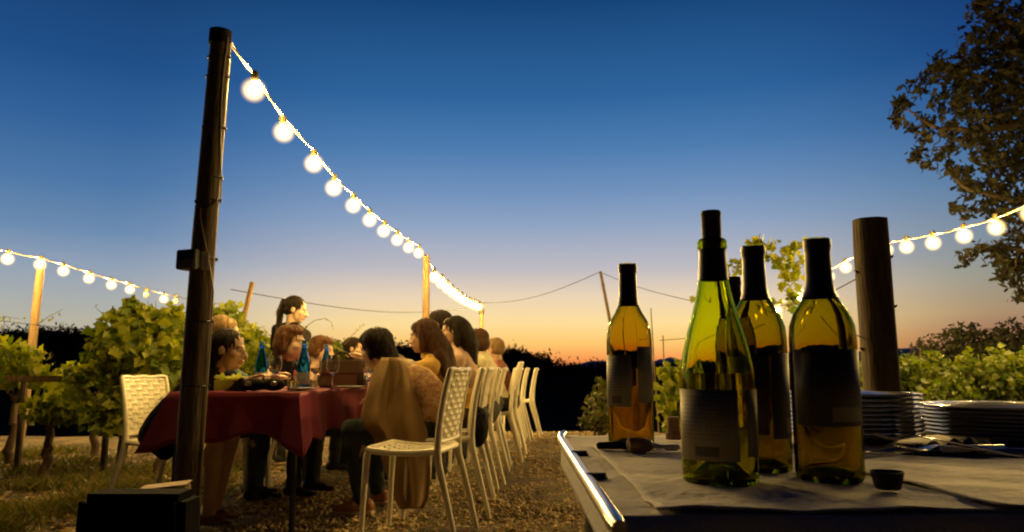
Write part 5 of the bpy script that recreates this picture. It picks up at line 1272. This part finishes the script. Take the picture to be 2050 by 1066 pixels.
def wine_bottle(px, d, prof, gm_, level, labs, label, foil=(.225, .284), stopper=False, rot=0, scale=1.0, wine='wine_white', wide=1.0):
    r_ = empty('wine_bottle', at(px, d, TOPZ), R(rot), label, 'bottle', 'open wine bottles on the serving table'); r_.scale = (scale * wide, scale * wide, scale)
    o_ = prof['o']; th = .0028
    i_ = [(max(r - th, .0) if z > .05 else max(r - th, 0), z) for r, z in o_ if z > .03]; zb = o_[0][1] + .004
    inner = [(i_[-1][0], o_[-1][1])] + i_[::-1][1:] + [(prof['body'] - th, .02), (prof['body'] - th - .004, .009), (.026, .0075), (.012, zb - .0), (0, zb)]
    bm = bmesh.new(); lathe(bm, o_ + inner, 64); gl = from_bm('bottle_body', bm, M[gm_], r_, True)
    if level:
        rin = lambda z: np.interp(z, [q[1] for q in o_[4:]], [q[0] for q in o_[4:]]) - th - .0003
        zs = [.022, .05, .08] + list(np.linspace(.1, level, 8)) if level > .1 else [.022] + list(np.linspace(.03, level, 4))
        bm = bmesh.new(); lathe(bm, [(0, zb + .0008), (.012, zb + .0008), (.026, .0084), (prof['body'] - th - .0045, .0098)] + [(rin(z), z) for z in zs] + [(0, level)], 64); from_bm('wine', bm, M[wine], r_, True)
    for a0, a1, z0, z1, k in labs: label_mesh(prof['body'] + .0002, a0, a1, z0, z1, 'label', PM[k], r_)
    if foil:
        z0, z1 = foil; rr = lambda z: np.interp(z, [q[1] for q in o_[4:]], [q[0] for q in o_[4:]]) + .0005
        bm = bmesh.new(); lathe(bm, [(rr(z), z) for z in np.linspace(z0, z1, 10)] + [(rr(z1) - .0004, z1 + .0002)], 40); from_bm('capsule', bm, M['capsule'], r_, True)
    if stopper:
        bm = bmesh.new(); zt_ = o_[-1][1]; lathe(bm, [(0, zt_ - .012), (.0108, zt_ - .012), (.0112, zt_), (.0113, zt_ + .030), (.0118, zt_ + .031), (.0118, zt_ + .034), (.0105, zt_ + .036), (0, zt_ + .036)], 28); from_bm('stopper', bm, M['cork_dark'], r_, True)
    return r_
wine_bottle(1264, 1.262, BORD, 'glass_amber', .128, [(178, 265, .068, .150, 'pale'), (280, 352, .075, .163, 'plain')], 'amber wine bottle standing alone at the left end of the serving table', foil=(.232, .3003), scale=1.02)
wine_bottle(1443, .885, BURG, 'glass_green', .131, [(176, 285, .030, .112, 'pale'), (300, 358, .035, .112, 'plain')], 'bright green sloping-shouldered bottle with a dark stopper, in front', foil=(.246, .2845), stopper=True, scale=.957, wide=1.09)
wine_bottle(1527, .985, BORD, 'glass_olive', .150, [(185, 268, .050, .150, 'brown'), (275, 355, .045, .155, 'dark')], 'dark wine bottle just behind the green bottle on its right', foil=(.228, .3003), scale=.972, wide=1.03)
wine_bottle(1662, .905, BORD, 'glass_olive', .150, [(188, 352, .068, .160, 'dark')], 'dark wine bottle with black label, rightmost and in front of the plates', foil=(.226, .3003), scale=.957, wide=1.08)
wine_bottle(1480, 1.40, BORD, 'glass_olive', .10, [(200, 340, .05, .14, 'dark')], 'wine bottle almost hidden between the green bottle and the dark one', foil=(.226, .302))

# plates
def plate_me(R_, depth, name):
    bm = bmesh.new(); lathe(bm, [(0, .003), (.50 * R_, .003), (.56 * R_, .001), (.60 * R_, .001), (.66 * R_, .006), (.94 * R_, depth), (.995 * R_, depth + .0008), (R_, depth + .0025), (.99 * R_, depth + .0040), (.93 * R_, depth + .0034), (.66 * R_, .0098), (.58 * R_, .0065), (0, .0062)], 72)
    me = bpy.data.meshes.new(name); bm.to_mesh(me); bm.free(); me.shade_smooth(); me.materials.append(M['porcelain']); return me
PS, PB = plate_me(.121, .0145, 'plate'), plate_me(.157, .0145, 'plate')
def stack(px, d, me, n_, pitch, lab, grp):
    c = at(px, d, TOPZ)
    for k in range(n_):
        o = link('plate', me, None, None, (c.x + random.gauss(0, .0011), c.y + random.gauss(0, .0011), c.z + k * pitch)); o.rotation_euler.z = random.uniform(0, 6)
        w = 'bottom plate' if k == 0 else 'top plate' if k == n_ - 1 else f'{ORD[k]} plate from the bottom'
        tag(o, f'{w} of the {lab}', 'plate', grp)
stack(1704, 1.385, PS, 10, .0077, 'taller stack behind the rightmost bottle', 'taller stack of small plates')
stack(2026, 1.375, PB, 8, .0068, 'wide plate stack cut by the right edge', 'wide plate stack at the right')

# cutlery
def fork_bm():
    bm = bmesh.new(); th = .0016
    def ribbon(pts_, ws):
        pv = None
        for (y, z), w in zip(pts_, ws):
            e = [bm.verts.new((-w, y, z)), bm.verts.new((w, y, z)), bm.verts.new((w, y, z - th)), bm.verts.new((-w, y, z - th))]
            if pv:
                for q in range(4): bm.faces.new((pv[q], pv[(q + 1) % 4], e[(q + 1) % 4], e[q]))
            else: bm.faces.new(e[::-1])
            pv = e
        bm.faces.new(pv)
    ribbon([(-.10, .004), (-.06, .006), (0, .012), (.035, .014), (.048, .010), (.060, .006)], [.009, .0075, .004, .003, .008, .012])
    for k in range(4):
        x = -.0100 + k * .00667; s0 = len(bm.verts)
        ribbon([(.058, .0068), (.075, .0060), (.095, .010)], [.0022, .0020, .0012]); bm.verts.ensure_lookup_table()
        for v_ in list(bm.verts)[s0:]: v_.co.x += x
    return bm
def knife_bm():
    bm = bmesh.new(); add_tube(bm, [(0, -.10, .006), (0, -.04, .006), (0, 0, .005)], [.008, .0075, .005], 10, flat=.5); add_box(bm, (.001, .055, .005), (.017, .11, .0016), None, .0006); return bm
fm_ = bpy.data.meshes.new('fork'); b_ = fork_bm(); b_.to_mesh(fm_); b_.free(); fm_.materials.append(M['steel'])
km_ = bpy.data.meshes.new('knife'); b_ = knife_bm(); b_.to_mesh(km_); b_.free(); km_.shade_smooth(); km_.materials.append(M['steel'])
for k, (px, d, rz, tilt, z, lab) in enumerate([(1890, 1.14, 55, 5, .012, 'fork whose tines point up toward the wide plates'), (1850, 1.16, 78, 0, .004, 'fork lying flat at the foot of the tall plate stack'), (1920, 1.11, 100, 3, .006, 'fork lying crossways in the cutlery heap'), (1800, 1.165, -80, 0, .003, 'fork with its handle toward the rightmost bottle')]):
    o = link('fork', fm_, None, None, at(px, d, TOPZ + z)); o.rotation_euler = (R(tilt), 0, R(rz)); tag(o, lab, 'fork', 'cutlery heap by the plates')
for k, (px, d, rz, z, lab) in enumerate([(1885, 1.12, 95, .006, 'knife lying over the forks'), (1960, 1.12, 70, .003, 'knife at the right of the cutlery heap'), (1830, 1.13, 110, .003, 'knife with its blade toward the black label bottle')]):
    o = link('knife', km_, None, None, at(px, d, TOPZ + z)); o.rotation_euler = (0, R(8), R(rz)); tag(o, lab, 'knife', 'cutlery heap by the plates')
# crumpled dark cloth beside the cutlery
bm = bmesh.new(); c = at(1925, 1.15, TOPZ); G_ = []
for j in range(16):
    row = []
    for i in range(26):
        u, v = i / 25 * 2 - 1, j / 15 * 2 - 1; e_ = max(0, 1 - (u * u) ** 1.5) * max(0, 1 - (v * v) ** 1.5)
        row.append(bm.verts.new(c + V((u * .085 + .01 * v, v * .035, .001 + e_ * (.016 + .007 * math.sin(u * 7 + v * 3) + .005 * math.sin(u * 13 - v * 8))))))
    G_.append(row)
for a_, b_ in zip(G_, G_[1:]):
    for i in range(25): bm.faces.new((a_[i], a_[i + 1], b_[i + 1], b_[i]))
dc = from_bm('dark_cloth', bm, mat('slate_cloth', (.05, .055, .065), .8, bump=.3), None, True); dc.modifiers.new('t', 'SOLIDIFY').thickness = .0015; tag(dc, 'dark crumpled cloth behind the cutlery at the foot of the wide plates', 'cloth')
# small black cap
c = at(1778, .822, TOPZ + .003); bm = bmesh.new(); lathe(bm, [(0, .0005), (.0115, 0), (.0130, .001), (.0165, .016), (.0172, .0185), (.0160, .0188), (.0122, .003), (0, .0028)], 32)
tag(from_bm('black_cap', bm, M['black_plastic'], None, True, c), 'small black cup-shaped cap on the cloth in front of the plates', 'cap')
# cork
c = at(1349, 1.42, TOPZ); bm = bmesh.new(); lathe(bm, [(0, 0), (.0150, 0), (.0155, .002), (.0150, .012), (.0120, .014), (.0115, .040), (.0108, .041), (0, .041)], 24); tag(from_bm('cork_stopper', bm, M['cork'], None, False, c), 'brown cork stopper standing at the back edge left of the green bottle', 'cork')
# corkscrew
c = at(1280, 1.20, TOPZ + .012); r_ = empty('corkscrew', c, 0, 'corkscrew with a turned wooden barrel handle lying before the amber bottle', 'corkscrew')
bm = bmesh.new(); pr = [(-.020, .0105), (-.017, .0125), (-.008, .0130), (.002, .0118), (.012, .0095), (.018, .0075), (.020, .004)]
pts_ = [V((x, -.012 + x * .18, 0)) for x, _ in pr]; add_tube(bm, pts_, [q[1] for q in pr], 20); from_bm('barrel_handle', bm, M['wood_handle'], r_, True)
bm = bmesh.new(); add_tube(bm, [(-.066, .012, -.004), (-.062, .012, -.003), (-.03, .008, -.002), (-.008, .003, -.002)], [.004, .006, .0062, .006], 12, flat=.7); from_bm('lever_handle', bm, M['black_plastic'], r_, True)
bm = bmesh.new(); add_tube(bm, [(.018, -.008, 0), (.03, -.006, -.002), (.045, -.004, -.003)], [.0045, .0035, .003], 10); add_box(bm, (.050, -.004, -.004), (.022, .008, .010), None, .002); from_bm('metal_joint', bm, M['steel'], r_, True)
bm = bmesh.new(); add_tube(bm, [(.02 + .045 * k / 40, .004 + .004 * math.cos(k * .9), -.004 + .004 * math.sin(k * .9)) for k in range(41)], .0012, 6); from_bm('worm', bm, M['steel'], r_, True)

# ------------------------------------------------------------------ black case at the bottom left
D = 2.15; a_ = P(205, 976, D + .14); b_ = P(407, 976, D + .14); zt_ = a_.z
r_ = empty('speaker_case', ((a_.x + b_.x) / 2, D + .07, gz(a_.x, D)), 0, 'black box-shaped case with rounded corners at the bottom edge below the tall post', 'case')
w_ = b_.x - a_.x; h_ = zt_ - r_.location.z
bm = bmesh.new(); v_ = []
for z, wz in ((.02, 1.12), (h_, 1.0)):
    for sx, sy in ((-1, -1), (1, -1), (1, 1), (-1, 1)): v_.append(bm.verts.new((sx * w_ / 2 * wz, sy * .07, z)))
for f in ((0, 1, 5, 4), (1, 2, 6, 5), (2, 3, 7, 6), (3, 0, 4, 7), (4, 5, 6, 7), (3, 2, 1, 0)): bm.faces.new([v_[i] for i in f])
bmesh.ops.bevel(bm, geom=list(bm.edges), offset=.022, segments=4, affect='EDGES'); from_bm('case_body', bm, M['black_case'], r_, True)
bm = bmesh.new(); add_box(bm, (0, -.077, h_ * .5), (w_ * .66, .006, h_ * .55), None, .002); from_bm('front_panel', bm, M['black_plastic'], r_)
# pale carton by the foot of the post
c = P(332, 972, 3.0); r_ = empty('carton', (c.x, c.y, gz(c.x, c.y)), R(12), 'pale open carton at the foot of the tall post behind the black case', 'carton')
hh_ = c.z - r_.location.z - .004; bm = bmesh.new()
add_box(bm, (0, 0, hh_ / 2), (.165, .12, hh_), None, .004); from_bm('box_body', bm, mat('dull_card', (.20, .13, .075), .8, var=.2), r_)
bm = bmesh.new(); add_box(bm, (0, -.01, hh_ + .006), (.175, .13, .004), Matrix.Rotation(R(-5), 3, 'Y'), .001); from_bm('flap', bm, mat('card_flap', (.40, .30, .20), .8), r_)
bm = bmesh.new(); add_box(bm, (.055, -.066, hh_ - .022), (.05, .004, .035), None, .001); from_bm('side_flap', bm, M['napkin'], r_)
